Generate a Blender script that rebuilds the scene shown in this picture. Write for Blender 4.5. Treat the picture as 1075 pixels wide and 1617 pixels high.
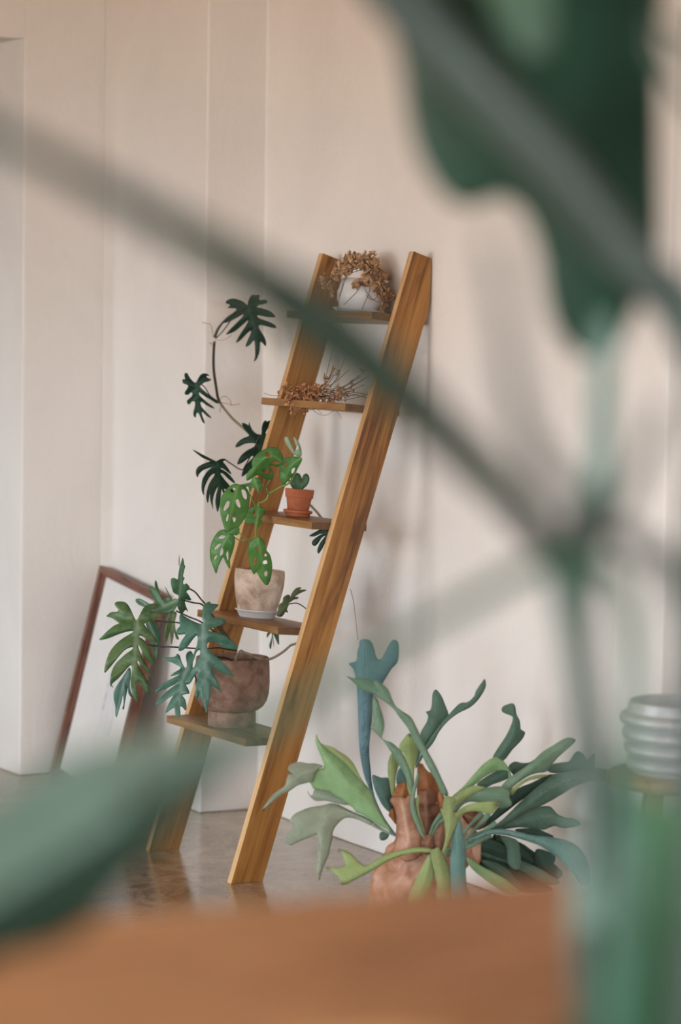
import bpy, bmesh, math, random
import numpy as np
from mathutils import Vector, Matrix
from mathutils.geometry import delaunay_2d_cdt

random.seed(7); rng = np.random.default_rng(7)
for o in list(bpy.data.objects): bpy.data.objects.remove(o)
SC = bpy.context.scene; COL = SC.collection
PI = math.pi

# ------------------------------------------------------------------ camera
# world: +X towards the wall the ladder leans on, +Y away along that wall, Z up
F = 4830.0; HC = 1.45; YAW = math.radians(27.7); PIT = math.atan((808.5-490)/F); ROLL = 0.0145
fw = np.array([math.sin(YAW)*math.cos(PIT), math.cos(YAW)*math.cos(PIT), -math.sin(PIT)])
rt0 = np.array([math.cos(YAW), -math.sin(YAW), 0.0]); up0 = np.cross(rt0, fw)
rt = math.cos(ROLL)*rt0 + math.sin(ROLL)*up0; up = -math.sin(ROLL)*rt0 + math.cos(ROLL)*up0
CAM = np.array([0.0, 0.0, HC])
cd = bpy.data.cameras.new('camera'); cam = bpy.data.objects.new('camera', cd); COL.objects.link(cam)
M3 = Matrix(((rt[0], up[0], -fw[0]), (rt[1], up[1], -fw[1]), (rt[2], up[2], -fw[2])))
cam.matrix_world = Matrix.Translation(Vector(CAM)) @ M3.to_4x4()
cd.sensor_fit = 'VERTICAL'; cd.sensor_height = 36.0; cd.sensor_width = 36.0
cd.lens = F*36.0/1617.0; cd.clip_start = 0.05; cd.clip_end = 100
cd.dof.use_dof = True; cd.dof.focus_distance = 7.75; cd.dof.aperture_fstop = 2.5; cd.dof.aperture_blades = 0
SC.camera = cam

# ------------------------------------------------------------------ world, daylight, exposure
w = bpy.data.worlds.new('sky'); SC.world = w; w.use_nodes = True
w.node_tree.nodes['Background'].inputs[0].default_value = (0.85, 0.935, 1.0, 1)
w.node_tree.nodes['Background'].inputs[1].default_value = 12.0
# window openings: (centre, direction into the room, width, height); portals only guide the sampling of the sky light
WIN_SIDE = (-1.6, 5.8, 8.0, 0.25, 2.15)      # x, y0, y1, z0, z1
WIN_SIDE2 = (-1.6, 1.3, 4.0, 0.25, 2.15)
WIN_REAR = (-3.0, -0.9, 2.4, 0.7, 2.6)      # y, x0, x1, z0, z1
def portal(name, loc, d, sx, sy):
    l = bpy.data.lights.new(name, 'AREA'); l.shape = 'RECTANGLE'; l.size = sx; l.size_y = sy; l.cycles.is_portal = True
    o = bpy.data.objects.new(name, l); COL.objects.link(o); o.location = loc; o.rotation_euler = Vector(d).to_track_quat('-Z', 'Z').to_euler() if abs(d[2]) < .9 else (0, 0, 0)
    o['kind'] = 'helper'
for nm, q in (('sky_portal_side', WIN_SIDE), ('sky_portal_side_near', WIN_SIDE2)):
    portal(nm, (q[0]-0.1, (q[1]+q[2])/2, (q[3]+q[4])/2), (1, 0, 0), max(q[2]-q[1], q[4]-q[3]), max(q[2]-q[1], q[4]-q[3]))
portal('sky_portal_rear', (0.75, -3.1, 1.65), (0, 1, 0), 3.3, 3.3)
portal('sky_portal_hall', (0.5, 10.05, 1.45), (1, 0, 0), 1.1, 1.1)
ADDED_LAMPS = ((1.75, 6.9, 2.62), (2.0, 4.6, 2.62))  # unseen lamps added to warm the upper wall
for p_ in ADDED_LAMPS:
    l = bpy.data.lights.new('warm_fill_light', 'POINT'); l.energy = 15; l.color = (1.0, 0.60, 0.28); l.shadow_soft_size = 0.07
    o = bpy.data.objects.new('warm_fill_light', l); COL.objects.link(o); o.location = (p_[0], p_[1], p_[2]-0.05); o['kind'] = 'helper'
SC.view_settings.view_transform = 'Standard'; SC.view_settings.look = 'None'
SC.view_settings.exposure = 0.0; SC.view_settings.gamma = 1.0; SC.view_settings.use_curve_mapping = False
try:
    SC.cycles.use_denoising = True; SC.cycles.max_bounces = 8; SC.cycles.diffuse_bounces = 5
    SC.cycles.sample_clamp_indirect = 6.0
except Exception: pass

# ------------------------------------------------------------------ pixel helpers (1075 x 1617 frame)
def ray(px, py): return fw + rt*(px-537.5)/F + up*(808.5-py)/F
def at(px, py, d): return CAM + ray(px, py)*d
def on(px, py, ax, v):
    r = ray(px, py); return CAM + r*((v-CAM[ax])/r[ax])
def Z(ox, oy, pts, k=5.0): return [(ox+x/k, oy+y/k) for x, y in pts]

# ------------------------------------------------------------------ materials
MATS = {}
def nodemat(name):
    m = bpy.data.materials.new(name); m.use_nodes = True; nt = m.node_tree
    b = nt.nodes['Principled BSDF']; MATS[name] = m
    return m, nt, b
def N(nt, t, **kw):
    n = nt.nodes.new(t)
    for k, v in kw.items(): setattr(n, k, v)
    return n
def ramp(nt, stops, inp):
    r = N(nt, 'ShaderNodeValToRGB'); el = r.color_ramp.elements
    while len(el) < len(stops): el.new(0.5)
    for e, (p, c) in zip(el, stops): e.position = p; e.color = (*c, 1)
    nt.links.new(inp, r.inputs[0]); return r.outputs[0]
def noise(nt, scale, detail=4, rough=0.55, vec=None, dist=0.0):
    n = N(nt, 'ShaderNodeTexNoise'); n.inputs['Scale'].default_value = scale; n.inputs['Detail'].default_value = detail
    n.inputs['Roughness'].default_value = rough; n.inputs['Distortion'].default_value = dist
    if vec is not None: nt.links.new(vec, n.inputs['Vector'])
    return n.outputs['Fac']
def coords(nt, kind='Object', scale=(1, 1, 1), loc=(0, 0, 0)):
    t = N(nt, 'ShaderNodeTexCoord'); m = N(nt, 'ShaderNodeMapping'); m.inputs['Scale'].default_value = scale
    m.inputs['Location'].default_value = loc
    nt.links.new(t.outputs[kind], m.inputs[0]); return m.outputs[0]
def bump(nt, b, h, strength, dist=0.01):
    n = N(nt, 'ShaderNodeBump'); n.inputs['Strength'].default_value = strength; n.inputs['Distance'].default_value = dist
    nt.links.new(h, n.inputs['Height']); nt.links.new(n.outputs[0], b.inputs['Normal'])
def mixc(nt, fac, a, c, mode='MIX'):
    m = N(nt, 'ShaderNodeMix', data_type='RGBA', blend_type=mode)
    if isinstance(fac, float): m.inputs[0].default_value = fac
    else: nt.links.new(fac, m.inputs[0])
    for i, v in ((6, a), (7, c)):
        if isinstance(v, tuple): m.inputs[i].default_value = (*v, 1)
        else: nt.links.new(v, m.inputs[i])
    return m.outputs[2]
def math_(nt, op, a, b):
    m = N(nt, 'ShaderNodeMath', operation=op)
    for i, v in ((0, a), (1, b)):
        if isinstance(v, (int, float)): m.inputs[i].default_value = v
        else: nt.links.new(v, m.inputs[i])
    return m.outputs[0]

def plaster(name, c1, c2):
    m, nt, b = nodemat(name); v = coords(nt)
    c = ramp(nt, [(0.30, c1), (0.72, c2)], noise(nt, 2.2, 5, 0.6, v, 0.6))
    nt.links.new(c, b.inputs['Base Color']); b.inputs['Roughness'].default_value = 0.85
    vs = coords(nt, scale=(1, 1, 0.35))
    h = math_(nt, 'ADD', noise(nt, 14, 6, 0.65, vs, 1.2), math_(nt, 'MULTIPLY', noise(nt, 70, 3, 0.6, v), 0.25))
    bump(nt, b, h, 0.22, 0.014)
    return m
plaster('plaster', (0.755, 0.715, 0.68), (0.815, 0.78, 0.745))

def wood(name, dark, mid, light, ring=1.0, rough=0.45, stretch=0.06, bumps=0.08, sc=42):
    m, nt, b = nodemat(name)
    oi = N(nt, 'ShaderNodeObjectInfo'); add = N(nt, 'ShaderNodeVectorMath', operation='ADD')
    tc = N(nt, 'ShaderNodeTexCoord'); sv = N(nt, 'ShaderNodeVectorMath', operation='SCALE'); sv.inputs[3].default_value = 9.0
    cmb = N(nt, 'ShaderNodeCombineXYZ')
    for i in range(3): nt.links.new(oi.outputs['Random'], cmb.inputs[i])
    nt.links.new(cmb.outputs[0], sv.inputs[0]); nt.links.new(tc.outputs['Object'], add.inputs[0]); nt.links.new(sv.outputs[0], add.inputs[1])
    mp = N(nt, 'ShaderNodeMapping'); mp.inputs['Scale'].default_value = (stretch, 1, 1); nt.links.new(add.outputs[0], mp.inputs[0])
    g = noise(nt, sc*ring, 6, 0.62, mp.outputs[0], 0.9)
    mp2 = N(nt, 'ShaderNodeMapping'); mp2.inputs['Scale'].default_value = (0.35, 1, 1); nt.links.new(add.outputs[0], mp2.inputs[0])
    g2 = noise(nt, 9*ring, 3, 0.5, mp2.outputs[0], 0.4)
    gg = math_(nt, 'ADD', math_(nt, 'MULTIPLY', g, 0.62), math_(nt, 'MULTIPLY', g2, 0.38))
    c = ramp(nt, [(0.39, dark), (0.49, mid), (0.60, light)], gg)
    # knots
    vo = N(nt, 'ShaderNodeTexVoronoi'); vo.inputs['Scale'].default_value = 5.0
    mp3 = N(nt, 'ShaderNodeMapping'); mp3.inputs['Scale'].default_value = (0.55, 1, 1); nt.links.new(add.outputs[0], mp3.inputs[0])
    nt.links.new(mp3.outputs[0], vo.inputs['Vector'])
    k = ramp(nt, [(0.03, (1, 1, 1)), (0.13, (0, 0, 0))], vo.outputs['Distance'])
    c = mixc(nt, math_(nt, 'MULTIPLY', k, 0.55), c, tuple(x*0.55 for x in dark))
    nt.links.new(c, b.inputs['Base Color']); b.inputs['Roughness'].default_value = rough
    bump(nt, b, g, bumps, 0.004)
    return m
wood('oak', (0.120, 0.044, 0.009), (0.295, 0.122, 0.024), (0.41, 0.192, 0.045))
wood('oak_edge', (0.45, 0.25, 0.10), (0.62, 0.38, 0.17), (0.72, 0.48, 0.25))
wood('oak_shelf', (0.135, 0.060, 0.020), (0.25, 0.120, 0.040), (0.36, 0.19, 0.068))
wood('oak_end_shaded', (0.075, 0.036, 0.014), (0.125, 0.062, 0.025), (0.17, 0.088, 0.036), rough=0.7)  # end grain of the boards, with its shade darkened into the colour
wood('table_wood', (0.34, 0.135, 0.050), (0.52, 0.235, 0.095), (0.60, 0.30, 0.13), ring=0.35, stretch=0.25, rough=0.5)
wood('frame_wood', (0.085, 0.030, 0.017), (0.16, 0.060, 0.034), (0.22, 0.09, 0.052), ring=2.2)
wood('stool_wood', (0.22, 0.11, 0.045), (0.38, 0.22, 0.09), (0.48, 0.30, 0.13))

def floor_mat():
    m, nt, b = nodemat('polished_concrete'); v = coords(nt)
    n1 = noise(nt, 1.7, 6, 0.62, v, 1.0); n2 = noise(nt, 9, 6, 0.7, v, 1.6); n3 = noise(nt, 130, 3, 0.6, v)
    f = math_(nt, 'ADD', math_(nt, 'MULTIPLY', n1, 0.5), math_(nt, 'ADD', math_(nt, 'MULTIPLY', n2, 0.33), math_(nt, 'MULTIPLY', n3, 0.17)))
    c = ramp(nt, [(0.36, (0.120, 0.075, 0.042)), (0.46, (0.255, 0.182, 0.115)), (0.56, (0.385, 0.300, 0.212)), (0.68, (0.47, 0.39, 0.30))], f)
    nt.links.new(c, b.inputs['Base Color'])
    r = ramp(nt, [(0.3, (0.09,)*3), (0.7, (0.24,)*3)], n2); nt.links.new(r, b.inputs['Roughness'])
    b.inputs['Specular IOR Level'].default_value = 0.6
    bump(nt, b, n3, 0.03, 0.003)
floor_mat()

def plain(name, c, rough=0.6, var=0.12, scale=30, bumps=0.0, metal=0.0, c2=None, det=4):
    m, nt, b = nodemat(name); v = coords(nt)
    c2 = c2 or tuple(min(1, x*(1+var*2)) for x in c)
    n = noise(nt, scale, det, 0.6, v, 0.5)
    nt.links.new(ramp(nt, [(0.32, tuple(x*(1-var) for x in c)), (0.68, c2)], n), b.inputs['Base Color'])
    b.inputs['Roughness'].default_value = rough; b.inputs['Metallic'].default_value = metal
    if bumps: bump(nt, b, n, bumps, 0.004)
    return m
plain('terracotta', (0.40, 0.115, 0.045), 0.75, 0.10, 40, 0.05)
plain('brown_clay', (0.190, 0.105, 0.072), 0.85, 0.25, 30, 0.3, c2=(0.34, 0.215, 0.155), det=10)
plain('beige_clay', (0.40, 0.25, 0.16), 0.85, 0.25, 18, 0.3, c2=(0.76, 0.62, 0.50), det=10)
plain('white_glaze', (0.74, 0.74, 0.74), 0.3, 0.04, 12)
plain('soil', (0.14, 0.08, 0.05), 0.95, 0.5, 160, 0.8, c2=(0.35, 0.24, 0.17))
plain('paper_white', (0.72, 0.70, 0.68), 0.7, 0.03, 6)
plain('card_grey', (0.66, 0.65, 0.645), 0.7, 0.03, 40)
plain('ink_grey', (0.5, 0.5, 0.5), 0.8, 0.1, 60)
plain('ceiling_wood', (0.30, 0.16, 0.075), 0.7, 0.15, 6)
plain('grey_metal', (0.50, 0.50, 0.50), 0.4, 0.08, 12, metal=0.2)
plain('pot_dark', (0.09, 0.09, 0.09), 0.6, 0.1, 12)
plain('dry_leaf', (0.36, 0.19, 0.09), 0.8, 0.35, 90, c2=(0.72, 0.47, 0.27))
plain('dry_red', (0.40, 0.16, 0.065), 0.8, 0.35, 90, c2=(0.70, 0.37, 0.18))
plain('dry_stem', (0.16, 0.085, 0.055), 0.8, 0.2, 60)
plain('aerial_root', (0.36, 0.20, 0.12), 0.8, 0.2, 60)
plain('dark_stem', (0.020, 0.034, 0.022), 0.4, 0.2, 40, c2=(0.05, 0.035, 0.03))
plain('tan_stem', (0.22, 0.18, 0.115), 0.6, 0.2, 60)
plain('green_stem', (0.20, 0.30, 0.07), 0.5, 0.2, 60)
plain('outdoor_ground', (0.30, 0.22, 0.15), 0.9, 0.15, 1.5)
gm, gnt, gb = nodemat('pane_glass')
gb.inputs['Base Color'].default_value = (1, 1, 1, 1); gb.inputs['Transmission Weight'].default_value = 1.0
gb.inputs['Roughness'].default_value = 0.02; gb.inputs['IOR'].default_value = 1.1
gv = noise(gnt, 3, 2, 0.5, coords(gnt)); gnt.links.new(ramp(gnt, [(0, (0.98, 0.99, 0.99)), (1, (1, 1, 1))], gv), gb.inputs['Base Color'])
def leafmat(name, dark, light, vein, rough=0.42, tip=None, transl=0.12, scale=22, sheen=0.0, stripes=0.0, spec=0.4):
    m, nt, b = nodemat(name); v = coords(nt)
    c = ramp(nt, [(0.33, dark), (0.68, light)], noise(nt, scale, 4, 0.6, v, 0.6))
    a = N(nt, 'ShaderNodeAttribute', attribute_name='mid')
    c = mixc(nt, a.outputs['Fac'], c, vein)
    if tip:
        t = N(nt, 'ShaderNodeAttribute', attribute_name='tip'); c = mixc(nt, t.outputs['Fac'], c, tip)
    if stripes:
        dm = N(nt, 'ShaderNodeAttribute', attribute_name='dm')
        sn = math_(nt, 'SINE', math_(nt, 'ADD', math_(nt, 'MULTIPLY', dm.outputs['Fac'], 2.6), math_(nt, 'MULTIPLY', noise(nt, 40, 2, 0.5, v), 5.0)), 0.0)
        c = mixc(nt, math_(nt, 'MULTIPLY', math_(nt, 'ADD', sn, 1.0), stripes), c, tuple(min(1, x*1.5+0.03) for x in light))
    nt.links.new(c, b.inputs['Base Color']); b.inputs['Roughness'].default_value = rough; b.inputs['Specular IOR Level'].default_value = spec
    if sheen: b.inputs['Sheen Weight'].default_value = sheen
    bump(nt, b, noise(nt, 90, 3, 0.6, v), 0.06, 0.003)
    if transl:
        tr = N(nt, 'ShaderNodeBsdfTranslucent'); mx = N(nt, 'ShaderNodeMixShader'); mx.inputs[0].default_value = transl
        nt.links.new(c, tr.inputs[0]); out = nt.nodes['Material Output']
        nt.links.new(b.outputs[0], mx.inputs[1]); nt.links.new(tr.outputs[0], mx.inputs[2]); nt.links.new(mx.outputs[0], out.inputs[0])
    return m
leafmat('phil_dark', (0.006, 0.024, 0.015), (0.011, 0.042, 0.025), (0.022, 0.065, 0.04), 0.42, transl=0.02, spec=0.25)
leafmat('phil_mid', (0.036, 0.110, 0.050), (0.080, 0.190, 0.090), (0.20, 0.31, 0.22), 0.33, transl=0.10)
leafmat('phil_warm', (0.045, 0.125, 0.042), (0.125, 0.190, 0.070), (0.24, 0.34, 0.22), 0.33, transl=0.10)
leafmat('phil_blue', (0.042, 0.135, 0.090), (0.085, 0.200, 0.140), (0.23, 0.34, 0.31), 0.33, transl=0.08)
leafmat('phil_young', (0.10, 0.17, 0.05), (0.18, 0.26, 0.10), (0.22, 0.30, 0.14), 0.4)
leafmat('phil_olive', (0.055, 0.080, 0.030), (0.11, 0.13, 0.055), (0.12, 0.15, 0.07), 0.4)
leafmat('monstera', (0.060, 0.190, 0.040), (0.115, 0.29, 0.065), (0.17, 0.36, 0.11), 0.4, transl=0.2)
leafmat('monstera_pale', (0.24, 0.36, 0.20), (0.36, 0.48, 0.30), (0.40, 0.52, 0.34), 0.4, transl=0.2)
leafmat('hoya', (0.030, 0.085, 0.028), (0.055, 0.130, 0.045), (0.07, 0.15, 0.06), 0.38, transl=0.03)
for nm, d_, l_ in (('stag_green', (0.16, 0.30, 0.12), (0.25, 0.40, 0.19)), ('stag_teal', (0.075, 0.17, 0.145), (0.13, 0.24, 0.21)),
                   ('stag_blue', (0.085, 0.17, 0.20), (0.13, 0.235, 0.265)), ('stag_grey', (0.20, 0.25, 0.17), (0.31, 0.35, 0.26)),
                   ('stag_mid', (0.10, 0.185, 0.115), (0.17, 0.265, 0.175)), ('stag_dark', (0.022, 0.062, 0.045), (0.045, 0.098, 0.070)),
                   ('stag_olive', (0.17, 0.22, 0.07), (0.27, 0.32, 0.13)), ('stag_lime', (0.22, 0.30, 0.10), (0.32, 0.40, 0.16)),
                   ('stag_deep', (0.055, 0.120, 0.080), (0.10, 0.175, 0.125))):
    d_ = tuple(x*0.8 for x in d_); l_ = tuple(x*0.9 for x in l_)
    leafmat(nm, d_, l_, tuple(x*1.12 for x in l_), 0.6, tip=(0.07, 0.035, 0.02), transl=0.08, scale=26, sheen=0.04, stripes=0.24, spec=0.25)
leafmat('shield_tan', (0.38, 0.17, 0.095), (0.62, 0.36, 0.245), (0.62, 0.40, 0.28), 0.4, transl=0.05, scale=30)
leafmat('shield_rust', (0.26, 0.085, 0.025), (0.45, 0.18, 0.065), (0.45, 0.2, 0.08), 0.55, transl=0.1, scale=30)
leafmat('shield_umber', (0.12, 0.045, 0.022), (0.28, 0.13, 0.075), (0.3, 0.15, 0.09), 0.6, transl=0.05, scale=34)
leafmat('fg_leaf', (0.002, 0.020, 0.012), (0.020, 0.072, 0.045), (0.08, 0.13, 0.10), 0.34, transl=0.08, scale=6)
leafmat('fg_fresh', (0.05, 0.11, 0.065), (0.09, 0.17, 0.10), (0.14, 0.26, 0.16), 0.4, transl=0.1, scale=5)
leafmat('fg_lit_half', (0.19, 0.34, 0.27), (0.29, 0.45, 0.38), (0.28, 0.43, 0.36), 0.4, transl=0.06, scale=5)  # upper half of the lower-left leaf, light and sheen painted in
leafmat('fg_dark', (0.007, 0.028, 0.018), (0.015, 0.045, 0.030), (0.10, 0.17, 0.13), 0.4, transl=0.05, scale=5)  # dark leaf tone; paints the shade on the lower-left leaf's lower half
plain('fg_stalk', (0.055, 0.078, 0.068), 0.45, 0.15, 8)
plain('fg_stalk_soft', (0.105, 0.190, 0.150), 0.45, 0.15, 8)
plain('fg_stalk_deep', (0.024, 0.044, 0.030), 0.5, 0.15, 8)
plain('fg_stalk_dark', (0.030, 0.062, 0.042), 0.45, 0.15, 8)
plain('fg_stalk_green', (0.036, 0.110, 0.066), 0.45, 0.15, 8)
plain('fg_stalk_teal', (0.050, 0.115, 0.084), 0.45, 0.15, 8)
plain('fg_stalk_lime', (0.055, 0.190, 0.062), 0.45, 0.15, 8)

# ------------------------------------------------------------------ object helpers
def tag(o, label, cat=None, group=None, kind=None):
    if label: o['label'] = label
    if cat: o['category'] = cat
    if group: o['group'] = group
    if kind: o['kind'] = kind
    return o
def empty(name, loc, label, cat, group=None):
    o = bpy.data.objects.new(name, None); COL.objects.link(o); o.location = [float(x) for x in loc]; o.empty_display_size = 0.05
    return tag(o, label, cat, group)
def pos(parent):
    p = Vector((0, 0, 0))
    while parent is not None: p = p + parent.location; parent = parent.parent
    return p
def mesh(name, verts, faces, mat, parent=None, smooth=True, solid=0.0, loc=None, rot=None, attrs=None, bevel=0.0, local=False):
    """verts in world space unless local; stored relative to the parent"""
    v = np.asarray(verts, float)
    if parent is not None and not local: v = v - np.array(pos(parent))
    me = bpy.data.meshes.new(name); me.from_pydata(v.tolist(), [], [list(map(int, f)) for f in faces]); me.update()
    if smooth: me.polygons.foreach_set('use_smooth', [True]*len(me.polygons))
    for k, a in (attrs or {}).items():
        at_ = me.attributes.new(k, 'FLOAT', 'POINT'); at_.data.foreach_set('value', np.asarray(a, np.float32))
    o = bpy.data.objects.new(name, me); COL.objects.link(o)
    if mat: me.materials.append(MATS[mat])
    if parent is not None: o.parent = parent
    if loc is not None: o.location = [float(x) for x in loc]
    if rot is not None: o.rotation_euler = rot
    if solid:
        s = o.modifiers.new('thickness', 'SOLIDIFY'); s.thickness = solid; s.offset = 0
    if bevel:
        bv = o.modifiers.new('bevel', 'BEVEL'); bv.width = bevel; bv.segments = 3; bv.limit_method = 'ANGLE'
        for p in me.polygons: p.use_smooth = False
    return o
BOXF = [(0, 3, 2, 1), (4, 5, 6, 7), (0, 1, 5, 4), (1, 2, 6, 5), (2, 3, 7, 6), (3, 0, 4, 7)]
def boxv(x0, x1, y0, y1, z0, z1):
    return [(x0, y0, z0), (x1, y0, z0), (x1, y1, z0), (x0, y1, z0), (x0, y0, z1), (x1, y0, z1), (x1, y1, z1), (x0, y1, z1)]
def box(name, x0, x1, y0, y1, z0, z1, mat, parent=None, bevel=0.0, **k):
    return mesh(name, boxv(x0, x1, y0, y1, z0, z1), BOXF, mat, parent, smooth=False, bevel=bevel, **k)
def prism(name, poly, z0, z1, mat, parent=None, bevel=0.0, **k):
    n = len(poly); a = sum(poly[i][0]*poly[(i+1) % n][1]-poly[(i+1) % n][0]*poly[i][1] for i in range(n))
    if a < 0: poly = poly[::-1]
    v = [(x, y, z0) for x, y in poly]+[(x, y, z1) for x, y in poly]
    f = [tuple(range(n))[::-1], tuple(range(n, 2*n))]+[(i, (i+1) % n, n+(i+1) % n, n+i) for i in range(n)]
    return mesh(name, v, f, mat, parent, smooth=False, bevel=bevel, **k)
def catmull(p, n=6, closed=False):
    p = np.asarray(p, float); m = len(p); out = []
    for i in range(m if closed else m-1):
        g = (lambda j: p[j % m]) if closed else (lambda j: p[min(max(j, 0), m-1)])
        a, b, c, d = g(i-1), g(i), g(i+1), g(i+2)
        for t in np.arange(n)/n:
            out.append(0.5*((2*b)+(c-a)*t+(2*a-5*b+4*c-d)*t*t+(3*b-a-3*c+d)*t**3))
    if not closed: out.append(p[-1])
    return np.array(out)
def tube(name, pts, radii, mat, parent=None, seg=8, sub=5, label=None, **k):
    """round stem through world points, with one radius or one per point"""
    pts = np.asarray(pts, float); r = np.asarray(radii, float)*np.ones(len(pts))
    q = catmull(np.c_[pts, r], sub); P, R = q[:, :3], np.abs(q[:, 3])
    T = np.gradient(P, axis=0); T /= np.linalg.norm(T, axis=1)[:, None]+1e-9
    ref = np.array([0.31, -0.2, 0.93]); v = []; f = []
    for i in range(len(P)):
        a = np.cross(T[i], ref); a /= np.linalg.norm(a)+1e-9; b = np.cross(T[i], a)
        for j in range(seg):
            t = 2*PI*j/seg; v.append(P[i]+R[i]*(a*math.cos(t)+b*math.sin(t)))
    for i in range(len(P)-1):
        for j in range(seg): f.append((i*seg+j, i*seg+(j+1) % seg, (i+1)*seg+(j+1) % seg, (i+1)*seg+j))
    f.append(tuple(range(seg))[::-1]); f.append(tuple((len(P)-1)*seg+j for j in range(seg)))
    o = mesh(name, v, f, mat, parent, **k)
    if label: o['label'] = label
    return o
def ptube(name, pix, r, mat, parent, **k):
    """stem through (px, py, depth) points; radius in metres"""
    return tube(name, [at(*p) for p in pix], r, mat, parent, **k)
def lathe(name, prof, mat, parent, seg=40, wob=0.0, **k):
    """prof: (radius, z) list, revolved about the parent's base"""
    v = []; f = []; n = len(prof)
    for i in range(seg):
        t = 2*PI*i/seg
        for r, z in prof:
            rr = r*(1+wob*math.sin(3*t+z*30)*0.5+wob*math.sin(5*t+1.3)*0.4); v.append((rr*math.cos(t), rr*math.sin(t), z))
    for i in range(seg):
        for j in range(n-1): f.append((i*n+j, ((i+1) % seg)*n+j, ((i+1) % seg)*n+j+1, i*n+j+1))
    o = mesh(name, v, f, mat, parent, local=True, **k)
    m = o.modifiers.new('edge', 'EDGE_SPLIT'); m.split_angle = math.radians(50)
    return o
def inside(P, poly):
    x, y = P[:, 0], P[:, 1]; c = np.zeros(len(P), bool); n = len(poly)
    for i in range(n):
        x1, y1 = poly[i]; x2, y2 = poly[(i+1) % n]
        if y1 == y2: continue
        c ^= ((y1 > y) != (y2 > y)) & (x < (x2-x1)*(y-y1)/(y2-y1)+x1)
    return c
def segdist(P, line, closed=False):
    A = np.asarray(line, float); B = np.roll(A, -1, 0) if closed else A[1:]; A = A if closed else A[:-1]
    best = np.full(len(P), 1e9); tt = np.zeros(len(P)); L = np.linalg.norm(B-A, axis=1); S = np.r_[0, np.cumsum(L)]
    for i in range(len(A)):
        d = B[i]-A[i]; q = max(d@d, 1e-9); t = np.clip(((P-A[i])@d)/q, 0, 1)
        dd = np.linalg.norm(P-(A[i]+t[:, None]*d), axis=1); m = dd < best
        best[m] = dd[m]; tt[m] = (S[i]+t[m]*L[i])/max(S[-1], 1e-9)
    return best, tt
def leaf(name, parent, pts, d, mat, mid=None, holes=(), g=(0, 0), fold=0.25, bulge=0.35, curl=0.0, th=0.0009, step=None,
         midw=2.0, tips=(), tipr=6.0, smooth=3, label=None, wave=0.0, veins=0.0, crease=0.55):
    """a blade with its own outline, depth, tilt g, fold along the midrib, pillowed lobes and thickness"""
    O = catmull(pts, smooth, True); H = [catmull(h, 3, True) for h in holes]
    size = O.max(0)-O.min(0); step = step or max(1.3, float(size.max())/42)
    gx, gy = np.meshgrid(np.arange(O[:, 0].min(), O[:, 0].max(), step), np.arange(O[:, 1].min(), O[:, 1].max(), step))
    G = np.c_[gx.ravel(), gy.ravel()]+rng.uniform(-0.12, 0.12, (gx.size, 2))*step
    G = G[inside(G, O)]
    for h in H: G = G[~inside(G, h)]
    if len(G):
        bd, _ = segdist(G, O, True)
        for h in H: bd = np.minimum(bd, segdist(G, h, True)[0])
        G = G[bd > step*0.45]
    V = [tuple(p) for p in O]; E = [(i, (i+1) % len(O)) for i in range(len(O))]
    for h in H:
        b = len(V); V += [tuple(p) for p in h]; E += [(b+i, b+(i+1) % len(h)) for i in range(len(h))]
    V += [tuple(p) for p in G]
    vv, _, ff, *_ = delaunay_2d_cdt([Vector(p) for p in V], E, [], 0, 1e-4)
    P = np.array([(p[0], p[1]) for p in vv]); ff = np.array([f for f in ff if len(f) == 3])
    cen = P[ff].mean(1); ok = inside(cen, O)
    for h in H: ok &= ~inside(cen, h)
    ff = ff[ok]
    if mid is None:
        c = O.mean(0); u, s, vt = np.linalg.svd(O-c, full_matrices=False); a = vt[0]; t = (O-c)@a; mid = [c+a*t.min(), c+a*t.max()]
    dm, tm = segdist(P, catmull(mid, 4)); bd, _ = segdist(P, O, True)
    s = d/F; c = O.mean(0); bm = max(bd.max(), 1e-6)
    dep = d + s*(g[0]*(P[:, 0]-c[0])+g[1]*(P[:, 1]-c[1])+fold*dm-bulge*np.sqrt(np.maximum(bd, 0)*bm)*0.8)
    dep += s*curl*size.max()*(tm-0.35)**2
    if wave: dep += s*wave*np.sin(tm*19+np.sign(dm)*0.6)*np.minimum(dm, 8)
    md = np.exp(-(dm/midw)**2)*np.clip(1.15-tm, 0.2, 1)
    if veins:
        Mi = catmull(mid, 6); p0 = np.asarray(pts, float); a_, b_ = np.roll(p0, 2, 0)-p0, np.roll(p0, -2, 0)-p0
        ar = np.sum(p0[:, 0]*np.roll(p0[:, 1], -1)-np.roll(p0[:, 0], -1)*p0[:, 1])
        cs = np.sum(a_*b_, 1)/(np.linalg.norm(a_, axis=1)*np.linalg.norm(b_, axis=1)+1e-9); cr = (a_[:, 0]*b_[:, 1]-a_[:, 1]*b_[:, 0])*np.sign(ar)
        dmin = dm.copy()
        for i in np.where((cs > 0.35) & (cr < 0))[0]:
            k_ = int(segdist(p0[i:i+1], Mi)[1][0]*(len(Mi)-1)*0.80); dv, tv = segdist(P, [Mi[k_], p0[i]])
            md = np.maximum(md, veins*np.exp(-(dv/(midw*0.42))**2)*(1.05-tv)); dmin = np.minimum(dmin, dv)
        dep += -s*crease*np.minimum(dmin, 9.0)
    W = CAM + (fw[None]+rt[None]*((P[:, 0]-537.5)/F)[:, None]+up[None]*((808.5-P[:, 1])/F)[:, None])*dep[:, None]
    at_ = {'mid': md, 'dm': dm}
    tp = np.zeros(len(P))
    for t in tips: tp = np.maximum(tp, np.clip(1.3-np.linalg.norm(P-np.array(t), axis=1)/tipr, 0, 1))
    at_['tip'] = tp
    o = mesh(name, W, ff[:, ::-1], mat, parent, attrs=at_, solid=th)
    if label: o['label'] = label
    return o
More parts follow.
